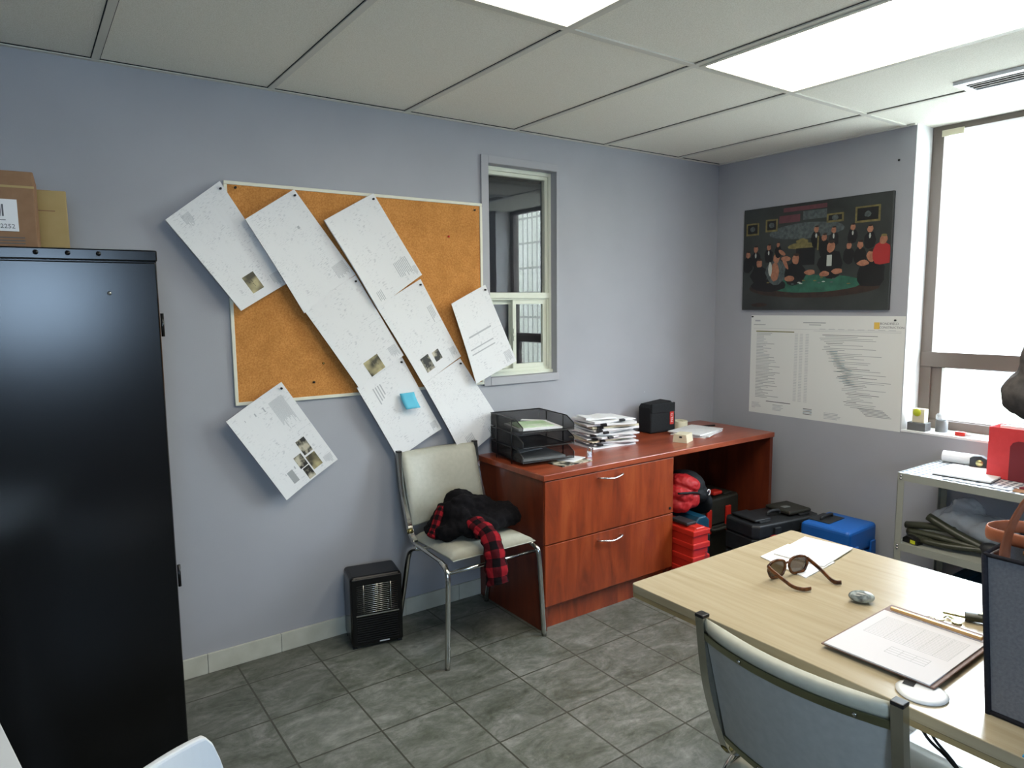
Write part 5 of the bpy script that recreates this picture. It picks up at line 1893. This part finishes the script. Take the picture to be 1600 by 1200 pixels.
# bottom shelf contents
hard_case('dark blue and teal power tool box on the bottom shelf', (-0.25, -1.75, 0.092), radians(90), (0.3, 0.34, 0.16), M['teal'], 1, False, name='tool_box')
flat('cardboard_sheet', 'brown cardboard tray on the bottom shelf nearest the corner', 'cardboard', (-0.27, -1.51, 0.092), (0.3, 0.12, 0), 0, M['card'], 0.07)

# ------------------------------------------------------------------ window sill items
SZ = BZ0 + 0.0002
o = box('laser_box', (0.012, -1.322, SZ), (0.075, -1.232, SZ + 0.042), M['grey_plastic'], bevel=0.002)
tag(o, 'small dark grey box on the left end of the window sill', 'box')
sp2 = thing('spool_box', 'white card box with a lime yellow spool, on the small grey sill box', 'box', (0.043, -1.275, SZ + 0.0425))
box('carton', (-0.02, -0.035, 0), (0.022, 0.024, 0.07), M['paper_cream'], sp2, bevel=0.001)
bm = bmesh.new()
add_lathe(bm, [(0, 0), (0.018, 0), (0.02, 0.004), (0.018, 0.008), (0, 0.009)], 18, xf((-0.02, 0.0, 0.052), (0, radians(-90), 0)))
obj('spool', bm, M['lime'], sp2, smooth=True)['label'] = 'lime yellow spool'
jr = thing('jar', 'grey lidded plastic jar on the window sill beside the boxes', 'jar', (0.085, -1.368, SZ))
bm = bmesh.new()
add_lathe(bm, [(0, 0), (0.027, 0), (0.028, 0.003), (0.028, 0.055), (0.022, 0.06), (0, 0.06)], 20)
obj('body', bm, M['grey_plastic'], jr, smooth=True)
bm = bmesh.new()
add_lathe(bm, [(0, 0.06), (0.023, 0.06), (0.028, 0.066), (0.028, 0.085), (0.022, 0.093), (0, 0.094)], 20)
obj('lid', bm, M['clear_plastic'], jr, smooth=True)
mk = thing('marker', 'red capped white marker lying on the window sill', 'marker', (0.04, -1.475, SZ), 0)
box('cap', (-0.012, -0.022, 0), (0.012, 0.022, 0.02), M['red'], mk, bevel=0.002)['label'] = 'red cap'
tube('barrel', [(0, -0.022, 0.008), (0.004, -0.085, 0.008)], 0.007, M['white_plastic'], mk, 10)

# ------------------------------------------------------------------ coat on a stand beyond the right edge
cs = thing('coat_stand', 'slim dark coat stand just beyond the right edge holding a grey coat', 'coat stand', (-0.93, -2.62, 0))
bm = bmesh.new()
add_lathe(bm, [(0, 0), (0.16, 0), (0.16, 0.015), (0.03, 0.03), (0.014, 0.05), (0.014, 1.6), (0.0, 1.61)], 20)
obj('pole', bm, M['black_metal'], cs, smooth=False)
for a in range(4):
    tube('hook', [(0, 0, 1.5), (0.06 * cos(a * pi / 2 + 0.5), 0.06 * sin(a * pi / 2 + 0.5), 1.49), (0.1 * cos(a * pi / 2 + 0.5), 0.1 * sin(a * pi / 2 + 0.5), 1.55)], 0.007, M['black_metal'], cs, 8, n=3)
ct = thing('coat', 'dark grey coat hanging at the right edge in front of the window', 'coat', (-0.93, -2.28, 1.05))
bm = bmesh.new()
for c, r, ro in (((0, 0.04, 0.36), (0.12, 0.17, 0.14), (0.3, 0, 0)), ((0, 0.11, 0.22), (0.10, 0.15, 0.14), (0, 0, 0)), ((0, 0.16, 0.13), (0.09, 0.145, 0.11), (0, 0, 0)), ((0.0, -0.0, 0.2), (0.13, 0.2, 0.2), (0, 0, 0)), ((0.0, 0.10, 0.06), (0.08, 0.14, 0.06), (0, 0, 0))):
    add_ellipsoid(bm, c, r, ro)
remesh(obj('body', bm, M['coat_cloth'], ct, smooth=True), 0.01, 4, 0.03, 0.09)

# ------------------------------------------------------------------ white things in the lower left foreground
wd = thing('white_desk', 'white desk whose edge just enters the lower left corner', 'desk', (-3.787, -1.55, 0), radians(10.4))
bm = bmesh.new()
add_prism(bm, [(-1.2, 0.45), (-1.2, -0.12), (0.0, -0.12), (0.0, 0.45)], 0.725, 0.75)
obj('tabletop', bm, M['white_plastic'], wd, bevel=0.002)
for x, y in ((-1.15, 0.4), (-1.15, -0.07), (-0.05, 0.4), (-0.05, -0.07)):
    box('leg', (x - 0.02, y - 0.02, 0), (x + 0.02, y + 0.02, 0.7245), M['white_plastic'], wd)

pc = thing('plastic_chair', 'moulded white plastic chair whose back corner shows at the lower left', 'chair', (-3.503, -1.855, 0), radians(0))


def pcp(u, v, o):
    # u: 0 at the right end of the backrest to 1 at the left end; curve sweeps towards the camera; v: height 0..1
    a = u * 1.0
    x = -0.02 - 0.40 * u + 0.0 * o
    y = 0.0 - 0.03 * u - 0.36 * u * u
    zz = 0.50 + 0.350 * v
    rz_ = 0.05 * (1 - v)
    if u < 0.07:
        pass
    n = Vector((-0.35, 0.93, 0)).normalized()
    p = Vector((x, y, zz)) + n * (o - rz_ * 0.6)
    return p


bm = bmesh.new()
NU, NV = 24, 14
def hole(i, j):
    return 7 <= i <= 19 and j in (10, 11)
grid = {}
for o_, tag_ in ((0.0, 'a'), (-0.014, 'b')):
    for i in range(NU + 1):
        for j in range(NV + 1):
            u, v = (i / NU) ** 1.4, j / NV
            # round the upper corner
            vmax = 1.0 - 0.18 * max(0, (0.06 - u) / 0.06) ** 2 - 0.03 * u
            p = pcp(u, v * vmax, o_)
            grid[(tag_, i, j)] = bm.verts.new(p)
for i in range(NU):
    for j in range(NV):
        if hole(i, j):
            continue
        a = [(i, j), (i + 1, j), (i + 1, j + 1), (i, j + 1)]
        bm.faces.new([grid[('a',) + q] for q in a])
        bm.faces.new([grid[('b',) + q] for q in a[::-1]])
bm.edges.ensure_lookup_table()
done = set()
for i in range(NU):
    for j in range(NV):
        if hole(i, j):
            continue
        for (q, r, nb_) in (((i, j), (i + 1, j), (i, j - 1)), ((i + 1, j), (i + 1, j + 1), (i + 1, j)), ((i + 1, j + 1), (i, j + 1), (i, j + 1)), ((i, j + 1), (i, j), (i - 1, j))):
            if nb_[0] < 0 or nb_[1] < 0 or nb_[0] >= NU or nb_[1] >= NV or hole(*nb_):
                bm.faces.new((grid[('a',) + q], grid[('a',) + r], grid[('b',) + r], grid[('b',) + q]))
obj('backrest', bm, M['white_plastic'], pc, bevel=0.004, smooth=False)
bm = bmesh.new()
add_prism(bm, [(-0.06, 0.0), (-0.45, -0.30), (-0.22, -0.62), (0.20, -0.40)], 0.43, 0.455)
obj('seat', bm, M['white_plastic'], pc, bevel=0.008)
for x, y, lx, ly in ((-0.06, -0.03, -0.02, 0.02), (-0.42, -0.30, -0.47, -0.30), (0.16, -0.39, 0.2, -0.42), (-0.22, -0.57, -0.22, -0.62)):
    tube('leg', [(x, y, 0.44), (lx, ly, 0.0)], 0.02, M['white_plastic'], pc, 8)
